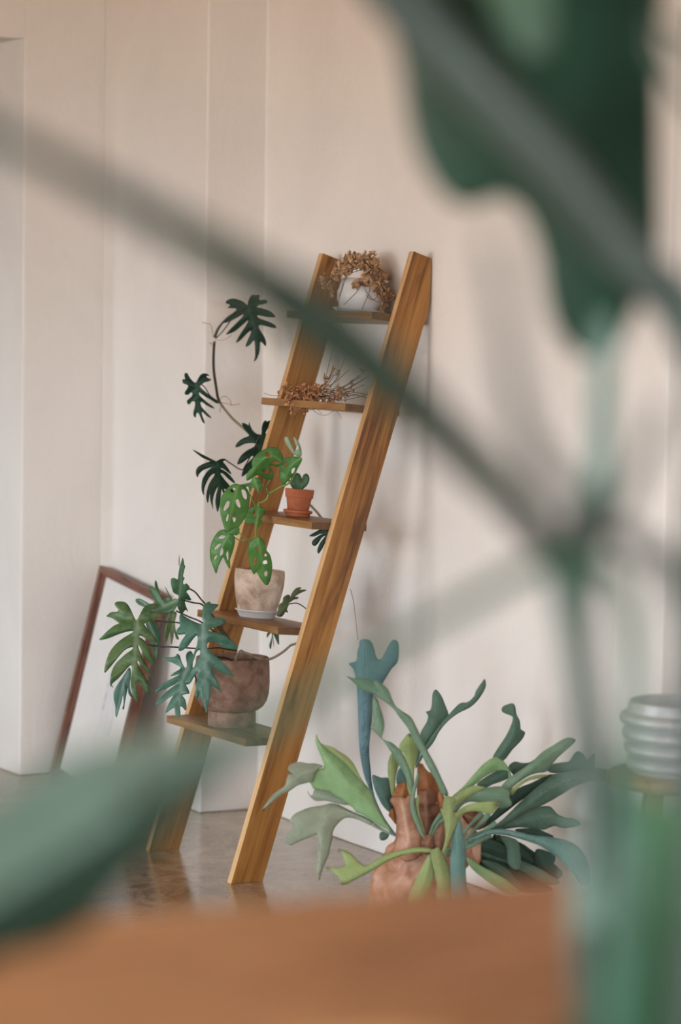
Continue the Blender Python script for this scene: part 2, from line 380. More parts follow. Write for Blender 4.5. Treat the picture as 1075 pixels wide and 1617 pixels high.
def strip(center, w):
    """outline of a ribbon along pixel centre line with half widths"""
    q = catmull(np.c_[np.asarray(center, float), w], 4); c = q[:, :2]; t = np.gradient(c, axis=0); t /= np.linalg.norm(t, axis=1)[:, None]+1e-9
    n = np.c_[-t[:, 1], t[:, 0]]*q[:, 2:3]
    return np.r_[c+n, (c-n)[::-1]][::2]

# ------------------------------------------------------------------ the room
def struct(o): o['kind'] = 'structure'; return o
X1 = 3.874
struct(box('ground', -40, 40, -40, 40, -0.5, -0.30, 'outdoor_ground'))
struct(box('floor', -1.9, 4.3, -3.3, 12.0, -0.29, 0.0, 'polished_concrete'))
struct(box('ceiling', -1.9, 4.3, -3.3, 12.0, 3.25, 3.4, 'ceiling_wood'))
prof = [(X1, -3.2), (X1, 5.685), (3.80, 5.685), (3.80, 5.89), (X1, 5.89), (3.877, 7.3), (3.897, 7.91), (3.708, 7.91), (3.752, 8.756), (4.3, 8.756), (4.3, -3.2)]
struct(prism('wall_right', prof, 0, 3.25, 'plaster', bevel=0.007))
back = [(3.49, 8.756), (4.3, 8.756), (4.3, 9.2), (3.49, 9.2)]
struct(prism('wall_back', back, 0, 3.25, 'plaster', bevel=0.007))
struct(box('trim_1', 1.6, 3.49, 8.756, 9.2, 2.262, 3.25, 'plaster'))
struct(box('wall_back_far', -1.6, 1.6, 8.756, 9.2, 0, 3.25, 'plaster'))
def wall_open(name, axis, c0, c1, a0, a1, o0, o1, z0, z1):
    """wall along one axis from a0 to a1 with one opening o0..o1, z0..z1"""
    for p in ((a0, o0, 0, 3.25), (o1, a1, 0, 3.25), (o0, o1, 0, z0), (o0, o1, z1, 3.25)):
        if p[1]-p[0] < 1e-4 or p[3]-p[2] < 1e-4: continue
        if axis == 'y': struct(box(name, c0, c1, p[0], p[1], p[2], p[3], 'plaster'))
        else: struct(box(name, p[0], p[1], c0, c1, p[2], p[3], 'plaster'))
wall_open('wall_left', 'y', -1.85, -1.6, 4.9, 9.2, *WIN_SIDE[1:])
wall_open('wall_left', 'y', -1.85, -1.6, -3.2, 4.9, *WIN_SIDE2[1:])
wall_open('wall_rear', 'x', -3.25, -3.0, -1.6, 3.874, *WIN_REAR[1:])
# the room beyond the doorway
wall_open('wall_hall_left', 'y', 0.45, 0.6, 9.2, 12.0, 9.7, 10.4, 0.9, 2.0)
struct(box('wall_hall_end', 0.6, 4.3, 11.85, 12.0, 0, 3.25, 'plaster'))
struct(box('wall_hall_right', 4.15, 4.3, 9.2, 11.85, 0, 3.25, 'plaster'))

for k_, p_ in enumerate(ADDED_LAMPS):  # fittings modelled for the added warm lights, out of view
    e = empty('added_pendant_lamp', p_, ('unseen black pendant lamp added for warm light above the ladder shelf', 'unseen black pendant lamp added for warm light nearer to the table')[k_], 'lamp', 'added warm pendant lamps')
    tube('cord', [(p_[0], p_[1], 3.25), (p_[0], p_[1], 3.0), (p_[0], p_[1], p_[2]+0.14)], 0.003, 'pot_dark', e)
    lathe('shade', [(0.012, 0.145), (0.03, 0.14), (0.035, 0.09), (0.04, 0.085), (0.038, 0.082), (0.0, 0.082)], 'pot_dark', e)

# ------------------------------------------------------------------ the ladder shelf
YN, YF, RT = 6.892, 7.40, 0.024
lad = empty('ladder_shelf', (3.37, 7.15, 0), 'golden oak ladder shelf with five boards leaning on the plaster wall', 'shelf')
def rail(Y):
    # outline in the X-Z plane; local x runs along the board
    a = np.array([3.321, 0.0]); b = np.array([3.820, 1.604]); ax = (b-a)/np.linalg.norm(b-a); ay = np.array([-ax[1], ax[0]])
    xz = [(3.321, 0.0), (3.411, 0.0), (3.866, 1.455), (3.871, 1.49), (3.871, 1.587), (3.820, 1.604)]
    loc = [((np.array(p)-a)@ax, (np.array(p)-a)@ay) for p in xz]; n = len(loc)
    v = [(x, y, 0) for x, y in loc]+[(x, y, RT) for x, y in loc]
    f = [tuple(range(n)), tuple(range(n, 2*n))[::-1]]+[(i, n+i, n+(i+1) % n, (i+1) % n) for i in range(n)]
    o = mesh('rail', v, f, 'oak', lad, smooth=False, local=True, bevel=0.0015)
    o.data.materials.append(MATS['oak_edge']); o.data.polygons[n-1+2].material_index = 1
    # local axes: x -> along the board, y -> across (world X-Z), z -> +Y
    Mx = Matrix(((ax[0], ay[0], 0), (0, 0, 1), (ax[1], ay[1], 0))); o.matrix_local = Matrix.Translation(Vector((a[0], Y, a[1]))-lad.location) @ Mx.to_4x4()
    return o
for Y in (YN, YF): rail(Y)
SHELF = {}
for i, (xf, z, tilt) in enumerate(((3.369, 0.363, 0.0), (3.457, 0.645, 0.07), (3.548, 0.911, 0.05), (3.640, 1.213, 0.09), (3.714, 1.448, 0.10))):
    L = YF-YN-RT; D = 0.160 if i < 4 else 0.152
    # local x along Y (grain), y across depth
    v = [(0, 0, -0.019), (L, 0, -0.019), (L, D, -0.019), (0, D, -0.019), (0, 0, 0), (L, 0, 0), (L, D, 0), (0, D, 0)]
    o = mesh('shelf_board', v, BOXF, 'oak_shelf', lad, smooth=False, local=True, bevel=0.0012)
    o.data.materials.append(MATS['oak_end_shaded'])
    for p in o.data.polygons:
        if abs(p.normal.x) > 0.9: p.material_index = 1
    c, s = math.cos(tilt), math.sin(tilt)
    Mx = Matrix(((0, c, s), (1, 0, 0), (0, -s, c)))
    o.matrix_local = Matrix.Translation(Vector((xf, YN+RT, z))-lad.location) @ Mx.to_4x4()
    SHELF[i] = (xf, z, tilt)
def on_shelf(i, px, py, dx=0.078):
    """point on the top of board i, dx behind its front edge, in the direction of the pixel column"""
    xf, z, t = SHELF[i]; x = xf+dx; p = on(px, py, 0, x)
    return np.array([x, p[1], z-dx*math.tan(t)+0.0006])

# ------------------------------------------------------------------ picture frame
bl = np.array([3.603, 8.712, 0.0])
def on_w0(px, py):   # the wall face the frame leans on
    p0 = np.array([3.742, 8.756, 0]); n = np.cross(np.array([3.698-3.742, 7.91-8.756, 0]), [0, 0, 1]); r = ray(px, py)
    return CAM + r*(((p0-CAM)@n)/(r@n))
tl = on_w0(171, 895); tr = on_w0(271, 914)
v_ = (tl-bl); Hf = np.linalg.norm(v_); v_ /= Hf; u_ = (tr-tl); u_ -= v_*(u_@v_); Wf = np.linalg.norm(u_); u_ /= Wf; n_ = np.cross(u_, v_)
if n_[0] > 0: n_ = -n_
fr = empty('picture_frame', bl, 'reddish brown wooden picture frame with a mostly blank white sheet, leaning on the wall', 'picture frame')
def fbox(name, u0, u1, v0, v1, n0, n1, mat, grain='u', par=fr, bev=0.001):
    """box in the frame's plane; its local x is the grain"""
    L, W = (u1-u0, v1-v0) if grain == 'u' else (v1-v0, u1-u0)
    vv = boxv(0, L, 0, W, n0, n1); X, Y = (u_, v_) if grain == 'u' else (v_, u_)
    fl = BOXF if np.cross(X, Y)@n_ > 0 else [f[::-1] for f in BOXF]
    o = mesh(name, vv, fl, mat, par, smooth=False, local=True, bevel=bev)
    p = u_*u0+v_*v0
    Mx = Matrix(((X[0], Y[0], n_[0]), (X[1], Y[1], n_[1]), (X[2], Y[2], n_[2]))); o.matrix_local = Matrix.Translation(Vector(p)) @ Mx.to_4x4()
    return o
bw = 0.020
fbox('frame_bar', 0, bw, 0, Hf, 0, 0.030, 'frame_wood', 'v'); fbox('frame_bar', Wf-bw, Wf, 0, Hf, 0, 0.030, 'frame_wood', 'v')
fbox('frame_bar', bw, Wf-bw, Hf-bw, Hf, 0, 0.030, 'frame_wood', 'u'); fbox('frame_bar', bw, Wf-bw, 0, bw, 0, 0.030, 'frame_wood', 'u')
for a in ((bw, bw+0.007, bw, Hf-bw, 'v'), (Wf-bw-0.007, Wf-bw, bw, Hf-bw, 'v'), (bw+.007, Wf-bw-.007, Hf-bw-0.007, Hf-bw, 'u'), (bw+.007, Wf-bw-.007, bw, bw+0.007, 'u')):
    fbox('inner_moulding', a[0], a[1], a[2], a[3], 0.004, 0.022, 'frame_wood', a[4])
fbox('white_sheet', bw, Wf-bw, bw, Hf-bw, 0.006, 0.009, 'paper_white')
card = fbox('small_card', 0.24, 0.36, 0.20, 0.42, 0.0092, 0.0104, 'card_grey')
card['label'] = 'small faint grey drawing on the sheet'
for k in range(7):
    fbox('pencil_line', 0.022+0.004*(k % 3), 0.025+0.004*(k % 3)+0.002*(k % 2), 0.075+0.012*k, 0.086+0.012*k, 0.0012, 0.0016, 'ink_grey', par=card, bev=0)
for o in card.children: o.parent = card; o.matrix_local = Matrix.Translation(Vector((0.02+0.003*random.random(), 0.06+random.random()*0.09, 0.0105)))

# ------------------------------------------------------------------ pots
def basepos(i, px, py): return on_shelf(i, px, py)
# brown pot + philodendron
pb = basepos(0, 366, 1142)
phil = empty('potted_philodendron', pb, 'climbing philodendron with dark deeply lobed leaves in a brown footed clay pot', 'potted plant')
pot = lathe('pot', [(0, 0), (0.0600, 0), (0.0625, 0.004), (0.0625, 0.036), (0.060, 0.0395), (0.070, 0.043), (0.082, 0.052), (0.0905, 0.066), (0.0955, 0.085), (0.0975, 0.110), (0.0970, 0.150),
      (0.0955, 0.178), (0.0935, 0.180), (0.0890, 0.178), (0.0885, 0.166)], 'brown_clay', phil, wob=0.004)
lathe('soil', [(0.089, 0.164), (0.07, 0.166), (0.04, 0.170), (0.0, 0.171)], 'soil', phil)
O1 = (280, 455); O2 = (290, 650); O3 = (150, 870); O4 = (235, 940)
def L(o, pts, d, mat, mid=None, par=phil, name='leaf', **k):
    k.setdefault('veins', 0.75); k['bulge'] = k.get('bulge', 0.35)*0.3
    return leaf(name, par, Z(*o, pts), d, mat, mid=Z(*o, mid) if mid else None, **k)
L(O1, [(548,128),(520,105),(470,85),(425,82),(390,98),(384,118),(412,128),(412,142),(395,155),(440,158),(468,165),(440,195),(400,235),(372,262),(368,275),(400,268),(440,250),(490,222),(522,205),(510,232),(470,270),(425,315),(398,345),(384,366),(420,358),(470,330),(520,285),(560,252),(545,290),(510,340),(480,390),(462,430),(490,418),(530,378),(560,348),(582,335),(575,365),(550,420),(538,455),(548,463),(575,445),(600,415),(608,420),(612,480),(612,540),(604,580),(625,560),(645,515),(652,470),(655,425),(672,432),(692,455),(700,455),(700,420),(688,385),(660,340),(642,305),(655,290),(700,298),(745,310),(780,312),(775,292),(740,270),(690,252),(650,238),(632,222),(640,212),(690,222),(740,228),(775,224),(765,205),(735,180),(690,162),(640,152),(630,145),(650,130),(690,122),(715,108),(705,92),(680,88),(655,92),(648,75),(650,52),(615,52),(590,52),(572,75),(560,105),(555,130)],
  8.56, 'phil_dark', [(552,130),(590,250),(615,400),(608,575)], g=(0.1, 0.15))
L(O1, [(150,742),(165,710),(185,682),(215,672),(248,685),(245,695),(230,692),(240,710),(268,720),(250,735),(215,745),(190,762),(178,775),(200,800),(245,838),(290,875),(325,905),(310,910),(270,885),(230,862),(190,835),(172,822),(175,845),(200,870),(240,905),(275,930),(293,950),(270,945),(230,925),(195,900),(182,905),(190,935),(215,965),(250,1000),(270,1027),(240,1015),(210,990),(195,978),(195,1000),(210,1040),(218,1070),(195,1052),(180,1015),(165,985),(150,990),(145,1022),(130,1010),(125,985),(135,945),(140,905),(128,892),(110,900),(98,918),(80,912),(76,888),(95,870),(115,850),(118,830),(105,825),(85,842),(62,840),(58,822),(75,795),(85,772),(70,760),(48,752),(40,738),(42,718),(60,720),(55,690),(60,670),(78,672),(92,695),(110,722),(130,742),(145,748)],
  8.46, 'phil_dark', [(148,750),(150,850),(165,930),(215,1068)], g=(-0.2, 0.2))
L(O2, [(598,180),(580,178),(550,155),(530,120),(515,82),(512,108),(490,95),(460,90),(470,125),(495,160),(515,190),(480,205),(445,225),(415,255),(410,282),(440,275),(480,255),(520,248),(560,250),(575,262),(540,285),(495,310),(455,345),(430,385),(424,417),(460,405),(500,375),(540,350),(545,365),(510,400),(480,440),(462,480),(458,513),(490,495),(530,460),(570,400),(610,340),(640,300),(662,270),(655,262),(645,240),(672,240),(695,215),(700,195),(665,182),(650,178),(650,160),(670,125),(695,90),(702,72),(680,70),(655,78),(645,68),(625,90),(615,130),(615,165),(608,185)],
  8.36, 'phil_dark', [(602,180),(605,250),(570,360),(480,490)], g=(0.0, -0.3), bulge=0.5)
L(O2, [(255,392),(215,372),(160,345),(110,318),(70,300),(100,328),(150,365),(195,385),(205,395),(160,410),(115,435),(97,465),(98,500),(112,520),(120,495),(150,465),(195,445),(220,440),(185,475),(150,530),(140,590),(145,635),(160,660),(162,610),(180,560),(210,510),(240,490),(240,505),(205,560),(185,620),(178,680),(192,722),(205,650),(210,700),(225,755),(232,765),(230,700),(245,640),(262,605),(270,600),(255,660),(250,720),(258,770),(267,792),(280,760),(290,700),(295,650),(300,610),(310,640),(340,680),(330,640),(320,610),(350,625),(390,650),(405,640),(360,580),(320,535),(290,490),(310,490),(350,530),(390,560),(405,560),(380,520),(340,480),(290,450),(310,450),(350,480),(378,495),(355,455),(330,420),(310,395),(330,382),(320,372),(290,375),(262,390)],
  8.22, 'phil_dark', [(260,392),(268,480),(280,580),(268,780)], g=(0.15, -0.35), bulge=0.5)
leaf('leaf', phil, [(488,846.5),(492,843.5),(498,840),(505,836),(512,833),(524,834),(528,842),(526,855),(519,868),(515,873),(512,866),(513,858),(510,864),(505,872),(502,874),(501,868),(505,858),(511,850),(514,846),(508,849),(502,858),(497,862),(493,860),(493,855),(499,849),(507,844),(511,842),(503,844),(496,847)], 7.96, 'phil_dark', mid=[(524,836),(516,850),(513,870)], tips=[])
A6 = lambda p: Z(300, 920, p, 1/0.186)
leaf('leaf', phil, A6([(835,180),(848,118),(838,104),(815,108),(790,130),(785,165),(755,190),(745,240),(735,280),(765,292),(790,278),(810,250),(832,255),(822,225),(838,190)]), 8.0, 'phil_olive', mid=A6([(838,182),(800,220),(750,285)]), g=(0.3, 0))
leaf('leaf', phil, A6([(838,172),(846,135),(862,95),(885,62),(912,42),(944,42),(930,62),(960,58),(990,64),(955,80),(920,98),(888,120),(905,120),(922,126),(910,138),(885,142),(860,158)]), 8.02, 'phil_olive', mid=A6([(840,172),(880,105),(938,45)]))
leaf('leaf', phil, A6([(660,425),(652,470),(664,455),(690,425),(692,470),(672,530),(684,566),(694,520),(700,470),(706,520),(714,546),(704,440),(722,470),(752,530),(754,470),(745,425)]), 8.06, 'phil_mid', step=1.0)
ptube('petiole', [A6([(838,182)])[0]+(8.01,), A6([(900,174)])[0]+(8.0,), A6([(950,195)])[0]+(7.97,), A6([(1000,235)])[0]+(7.93,)], 0.0016, 'dark_stem', phil)
# lower cluster
L(O3, [(215,1000),(180,1050),(150,1110),(148,1170),(160,1230),(160,1290),(170,1315),(185,1270),(205,1200),(220,1140),(225,1200),(215,1245),(230,1248),(235,1200),(245,1150),(258,1080),(262,1120),(280,1150),(296,1152),(280,1100),(275,1040),(285,960),(270,920),(240,960)], 7.83, 'phil_blue', [(260,950),(220,1060),(170,1310)])
L(O3, [(400,560),(450,548),(490,565),(505,630),(512,700),(497,780),(492,855),(472,830),(455,790),(440,740),(420,640)], 7.86, 'phil_mid', [(420,560),(480,700),(490,850)])
L(O3, [(600,480),(565,560),(550,640),(550,725),(570,700),(590,640),(600,740),(615,700),(625,640),(640,690),(662,700),(655,670),(640,640),(630,560),(645,490)], 7.90, 'phil_young', [(620,480),(605,600),(602,735)])
L(O3, [(660,355),(620,330),(605,290),(598,250),(600,220),(625,212),(652,225),(658,180),(672,110),(690,55),(698,70),(705,110),(712,120),(705,150),(695,200),(708,215),(695,240),(700,265),(720,255),(740,275),(748,300),(720,320),(735,340),(760,385),(740,390),(712,384),(712,420),(735,480),(715,465),(690,490),(670,480),(650,440),(645,400)], 7.90, 'phil_mid', [(655,400),(670,300),(690,60)], g=(0.3, 0.2))
ptube('leaf_spike', [(283.2, 876, 7.89), (283, 884, 7.89), (282.8, 893, 7.89)], [0.0003, 0.0012, 0.0008], 'phil_dark', phil, seg=5)
L(O3, [(640,375),(600,390),(572,402),(598,385),(612,390),(590,350),(565,300),(550,280),(575,340),(580,360),(550,372),(545,392),(530,380),(512,345),(500,290),(480,230),(470,260),(475,300),(445,280),(430,290),(430,325),(450,360),(470,400),(475,420),(440,420),(400,400),(360,378),(325,380),(322,400),(345,425),(380,440),(410,452),(480,480),(530,482),(560,495),(590,490),(625,470),(650,430),(665,405)], 7.86, 'phil_mid', [(650,385),(560,430),(480,470),(420,520)], g=(-0.25, -0.2), midw=2.6)
L(O3, [(325,545),(310,525),(285,470),(260,425),(235,405),(195,400),(165,405),(155,425),(185,465),(170,480),(130,482),(105,500),(90,517),(135,530),(175,560),(190,572),(150,590),(100,630),(55,675),(33,697),(50,703),(110,688),(180,660),(240,640),(290,632),(300,640),(260,665),(200,705),(150,750),(110,810),(85,880),(72,940),(80,962),(110,930),(150,880),(200,820),(240,780),(290,760),(295,775),(240,815),(185,865),(150,910),(130,960),(120,1010),(118,1060),(145,1078),(132,1055),(150,1035),(185,1005),(225,960),(265,915),(288,905),(290,960),(280,1010),(280,1060),(290,1110),(310,1160),(332,1190),(338,1150),(330,1090),(325,1040),(345,1035),(370,1065),(400,1110),(430,1132),(430,1100),(415,1040),(390,985),(360,930),(335,880),(340,870),(370,905),(410,955),(455,1005),(435,950),(400,890),(370,830),(345,770),(345,745),(375,800),(400,850),(440,880),(462,905),(465,870),(445,810),(430,770),(400,720),(370,690),(350,680),(360,670),(400,690),(450,712),(500,722),(490,700),(455,660),(420,620),(395,590),(390,575),(420,560),(470,535),(520,515),(548,500),(510,490),(460,478),(445,470),(480,450),(495,430),(470,415),(430,420),(390,440),(365,480),(340,530)],
  7.76, 'phil_warm', [(328,545),(325,680),(312,850),(305,1000),(330,1185)], g=(0.25, -0.25), midw=2.8, bulge=0.55)
L(O4, [(290,575),(260,530),(245,480),(225,462),(205,485),(150,490),(97,492),(140,515),(200,540),(250,575),(200,610),(170,640),(240,625),(180,660),(120,690),(70,735),(45,770),(90,755),(150,730),(220,698),(160,745),(110,790),(70,830),(52,868),(100,850),(150,815),(195,790),(170,830),(140,890),(133,930),(170,905),(200,890),(205,930),(220,955),(235,962),(250,940),(245,890),(260,880),(290,910),(298,870),(285,820),(265,790),(300,780),(320,775),(310,740),(295,710),(310,690),(350,640),(355,600),(345,560),(352,510),(350,470),(330,440),(300,455),(292,490),(300,540)],
  7.74, 'phil_blue', [(300,580),(270,650),(250,760),(230,955)], g=(0.1, -0.3), midw=3.2, bulge=0.5)
L(O4, [(430,215),(420,170),(425,110),(440,70),(480,50),(490,65),(550,75),(520,110),(495,140),(500,175),(560,178),(610,205),(590,225),(530,250),(475,270),(480,285),(530,292),(590,310),(640,345),(690,395),(700,420),(690,430),(640,425),(580,410),(530,375),(480,370),(460,385),(470,430),(530,480),(590,535),(640,595),(675,645),(630,630),(560,605),(510,575),(495,580),(520,640),(555,700),(570,770),(545,745),(500,715),(490,720),(485,790),(470,860),(455,930),(440,880),(420,830),(400,790),(395,760),(390,800),(375,820),(362,780),(370,700),(385,650),(385,610),(365,630),(330,690),(300,705),(270,690),(300,650),(340,590),(380,520),(405,460),(400,432),(375,450),(355,510),(340,545),(345,500),(360,440),(380,390),(385,330),(375,318),(345,350),(310,400),(265,435),(237,438),(235,405),(260,355),(290,310),(240,312),(215,300),(225,265),(245,240),(240,180),(250,150),(280,165),(330,195),(390,222),(415,225)],
  7.72, 'phil_blue', [(425,215),(428,350),(440,520),(452,700),(455,925)], g=(0.2, -0.2), midw=3.4, bulge=0.5)
for pix in ([(299.6,930,7.88),(308,935,7.9),(317,946,7.92),(323,953,7.93),(336,972,7.94),(352,995,7.95),(372,1022,7.95)],
            [(290,948,7.88),(306,952,7.9),(321,956.5,7.92),(340,985,7.93),(368,1020,7.95)],
            [(278,964.5,7.84),(298,974,7.85),(318,982.5,7.84),(345,1003,7.88),(370,1026,7.94)],
            [(244,980,7.86),(262,982,7.85),(283,983.6,7.82),(300,990,7.84)],
            [(232,1018,7.84),(254,1021,7.84),(274,1021.6,7.82),(302,1023.6,7.8),(328,1024,7.86),(346,1023,7.9),(374,1028,7.95)],
            [(304,1060,7.80),(309,1070,7.82),(312,1078,7.86),(330,1042,7.9),(352,1038,7.93),(370,1045,7.95)]):
    ptube('petiole', pix, 0.0021, 'dark_stem', phil)
ptube('stem', [(373,1050,7.955),(373,1038,7.955),(380,1028,7.955),(384,1030,7.955),(393,1033,7.955),(412,1041,7.955),(428,1040,7.95),(446,1030,7.94),(459,1019,7.93),(473,1011,7.92),(500,965,7.98),(522,900,8.04),(531,862,8.12),(520,838,8.2),(503,812,8.26),(487,795,8.31),(462,768,8.38),(436,727,8.42),(402,692,8.42)],
      [0.0035]*4+[0.0034]*15, 'tan_stem', phil)
ptube('stem', [(402,692,8.42),(384,676,8.44),(368,662,8.46),(356,648,8.48),(348,637,8.5)], 0.0038, 'tan_stem', phil)
ptube('stem', [(348,637,8.5),(344,628,8.51),(341,610,8.53),(338,590,8.55),(337,572,8.57),(337.5,552,8.58),(338.6,540,8.59)], 0.0038, 'dark_stem', phil)
ptube('petiole', [(339,533,8.59),(344,520,8.59),(352,509,8.585),(362,499,8.57),(378,489,8.55),(390,482,8.54)], [0.0045,0.004,0.003,0.002,0.0018,0.0018], 'dark_stem', phil)
ptube('petiole', [(340,535,8.59),(350,525,8.58),(360,512,8.57),(368,502,8.56),(391,482,8.545)], 0.0017, 'dark_stem', phil)
ptube('petiole', [(346,635,8.5),(332,625,8.49),(322,610,8.47),(309,604,8.455)], 0.0016, 'dark_stem', phil)
ptube('petiole', [(355,725.5,8.22),(366,733,8.28),(384,742,8.36),(415,735,8.41)], 0.0019, 'dark_stem', phil)
ptube('petiole', [(384,741,8.38),(398,715,8.36),(410,686,8.345)], 0.0018, 'dark_stem', phil)
for pix in ([(337,534,8.59),(335,522,8.58),(333,514,8.57),(327,510.5,8.56),(319,509.5,8.55)], [(339,537,8.59),(351,537,8.57),(360,533,8.56),(366,529,8.55)], [(339,539,8.59),(334,542,8.57),(330,542,8.56)], [(339,540,8.59),(335,544,8.57),(333,546,8.56)],
            [(348,636,8.5),(358,637,8.48),(368,639.5,8.47),(379,637.6,8.46)], [(347,633,8.5),(350,627,8.48),(357,626,8.47),(364,633,8.46),(365,641,8.46)], [(349,638,8.5),(348,645,8.48),(347,651,8.47)],
            [(553,930,8.2),(558,950,8.22),(561,975,8.24),(565,1010,8.25)]):
    ptube('aerial_root', pix, 0.0009, 'aerial_root', phil, seg=5)

# beige pot + monstera + white saucer
sp_ = basepos(1, 405, 972)
t4 = SHELF[1][2]
sau = empty('saucer', sp_, 'white glazed saucer under the beige pot on the fourth board down', 'saucer'); sau.rotation_euler = (0, t4, 0)
lathe('dish', [(0, 0), (0.0445, 0), (0.047, 0.003), (0.0545, 0.017), (0.0585, 0.0185), (0.0585, 0.0205), (0.0535, 0.0205), (0.046, 0.008), (0, 0.006)], 'white_glaze', sau)
mb = sp_+np.array([0.0005, 0, 0.0065])
mon = empty('potted_monstera', mb, 'light green monstera with holed leaves in a weathered beige clay pot', 'potted plant')
po = lathe('pot', [(0, 0), (0.0435, 0), (0.049, 0.008), (0.0545, 0.024), (0.0605, 0.050), (0.0655, 0.080), (0.0665, 0.100), (0.0655, 0.118), (0.063, 0.1205), (0.0605, 0.118), (0.060, 0.108)], 'beige_clay', mon, wob=0.006)
so = lathe('soil', [(0.061, 0.111), (0.04, 0.113), (0, 0.115)], 'soil', mon)
for o in (po, so): o.rotation_euler = (0, t4, 0)
ML = lambda pts, d, mid, holes=(), mat='monstera', **k: leaf('leaf', mon, Z(*O2, pts), d, mat, mid=Z(*O2, mid), holes=[Z(*O2, h) for h in holes], midw=1.6, fold=0.25, veins=0.0, **{**k, 'bulge': k.get('bulge', 0.35)*0.6, 'wave': 0.12})
ML([(400,570),(350,600),(305,660),(288,720),(290,800),(305,870),(340,950),(390,925),(430,915),(470,860),(505,790),(520,700),(515,640),(490,600),(450,580)], 7.86, [(430,585),(400,700),(345,940)],
   [[(340,710),(362,712),(352,755),(320,785),(316,760)],[(408,705),(426,690),(440,712),(448,758),(422,745)],[(455,622),(480,618),(498,655),(494,692),(470,678)],[(332,858),(345,812),(355,818),(346,865)],[(386,832),(400,817),(412,850),(400,874),(388,858)],[(368,620),(395,600),(410,612),(385,640)]], g=(0.3, -0.2))
ML([(352,962),(320,930),(270,950),(230,1010),(208,1080),(210,1160),(235,1230),(257,1280),(275,1220),(310,1150),(330,1190),(350,1225),(368,1240),(365,1170),(385,1110),(402,1040),(400,985),(370,968)], 7.9, [(360,965),(310,1060),(257,1275)],
   [[(270,1000),(300,976),(330,985),(310,1005)],[(240,1085),(265,1050),(298,1042),(280,1070),(255,1090)],[(286,1115),(300,1072),(312,1100),(305,1128),(288,1137)],[(238,1165),(255,1132),(265,1142),(250,1165)],[(335,1130),(345,1102),(352,1120),(350,1178)]], g=(-0.2, 0.1))
ML([(585,990),(545,1010),(512,1050),(508,1110),(520,1190),(540,1260),(556,1285),(575,1265),(600,1310),(650,1370),(680,1340),(695,1270),(697,1200),(680,1130),(650,1090),(640,1040),(615,1000)], 7.84, [(585,995),(610,1120),(650,1365)],
   [[(572,1062),(590,1080),(600,1108),(580,1108)],[(545,1172),(565,1142),(580,1152),(575,1218),(556,1230)],[(620,1130),(645,1120),(655,1138),(635,1143)],[(622,1185),(650,1172),(660,1198),(632,1205)],[(635,1275),(650,1252),(662,1270),(655,1298),(640,1298)]], g=(0.2, 0.3), bulge=0.6)
ML([(540,440),(540,390),(575,340),(630,300),(690,278),(740,290),(775,330),(785,380),(770,420),(735,435),(700,420),(672,436),(700,460),(705,520),(680,545),(640,530),(600,500),(560,510),(500,545),(497,500),(520,460)], 7.92, [(780,400),(700,350),(600,400),(505,540)],
   [[(642,330),(660,317),(688,345),(680,363),(652,350)],[(690,396),(720,387),(757,400),(740,409),(700,411)],[(612,470),(660,452),(688,470),(688,494),(652,488)]], g=(0.3, 0.3), bulge=0.55)
ML([(930,365),(880,355),(820,360),(780,380),(760,430),(757,500),(770,560),(790,575),(830,540),(870,490),(910,430),(930,390)], 7.95, [(925,370),(850,430),(785,570)],
   [[(792,420),(810,397),(824,410),(802,438)],[(852,456),(878,442),(869,478),(852,488)]], g=(-0.2, 0.2))
ML([(800,200),(830,205),(850,260),(878,315),(890,340),(870,340),(830,290),(800,240)], 7.98, [(810,205),(880,340)], mat='monstera_pale')
ML([(865,200),(895,220),(920,270),(930,320),(925,355),(890,350),(872,330),(885,290),(880,250)], 7.97, [(870,205),(925,350)], [[(882,290),(895,262),(904,290),(890,303)]], mat='monstera_pale')
ML([(545,520),(600,530),(620,590),(600,620),(590,650),(570,610),(540,600),(520,640),(510,590),(480,600),(440,580),(480,570),(530,555)], 7.9, [(560,525),(590,645)])
ML([(610,710),(580,720),(600,750),(635,760),(640,800),(610,850),(620,870),(590,910),(570,920),(550,880),(510,890),(485,860),(480,800),(520,770),(560,740)], 7.97, [(600,720),(570,915)], [[(545,800),(560,780),(568,810),(552,830)]])
ML([(432,905),(385,928),(350,950),(370,970),(420,975),(440,950)], 7.88, [(435,910),(355,955)])
def ms(pts, r=0.0022):
    ptube('vine', [(O2[0]+x/5, O2[1]+y/5, d) for x, y, d in pts], r, 'green_stem', mon)
ms([(560,1235,8.0),(572,1140,7.97),(566,1040,7.93),(570,985,7.93),(570,920,7.95),(590,800,7.97),(590,725,7.97),(620,715,7.97),(655,690,7.97),(672,650,7.97),(720,620,7.97),(770,592,7.97),(830,565,7.97),(870,500,7.97),(925,365,7.97)], 0.0026)
ms([(650,585,7.95),(660,630,7.96),(672,655,7.97)]); ms([(680,540,7.93),(650,590,7.95)], 0.0015)
ms([(400,990,7.9),(440,1015,7.91),(520,1005,7.92),(575,1000,7.93)], 0.0014); ms([(430,950,7.89),(470,985,7.91),(520,1020,7.92),(560,1010,7.93)], 0.0014)
ms([(430,585,7.87),(480,600,7.9),(525,660,7.93),(560,740,7.96),(590,760,7.97)], 0.0015); ms([(545,520,7.91),(600,560,7.93),(650,600,7.95)], 0.0013)

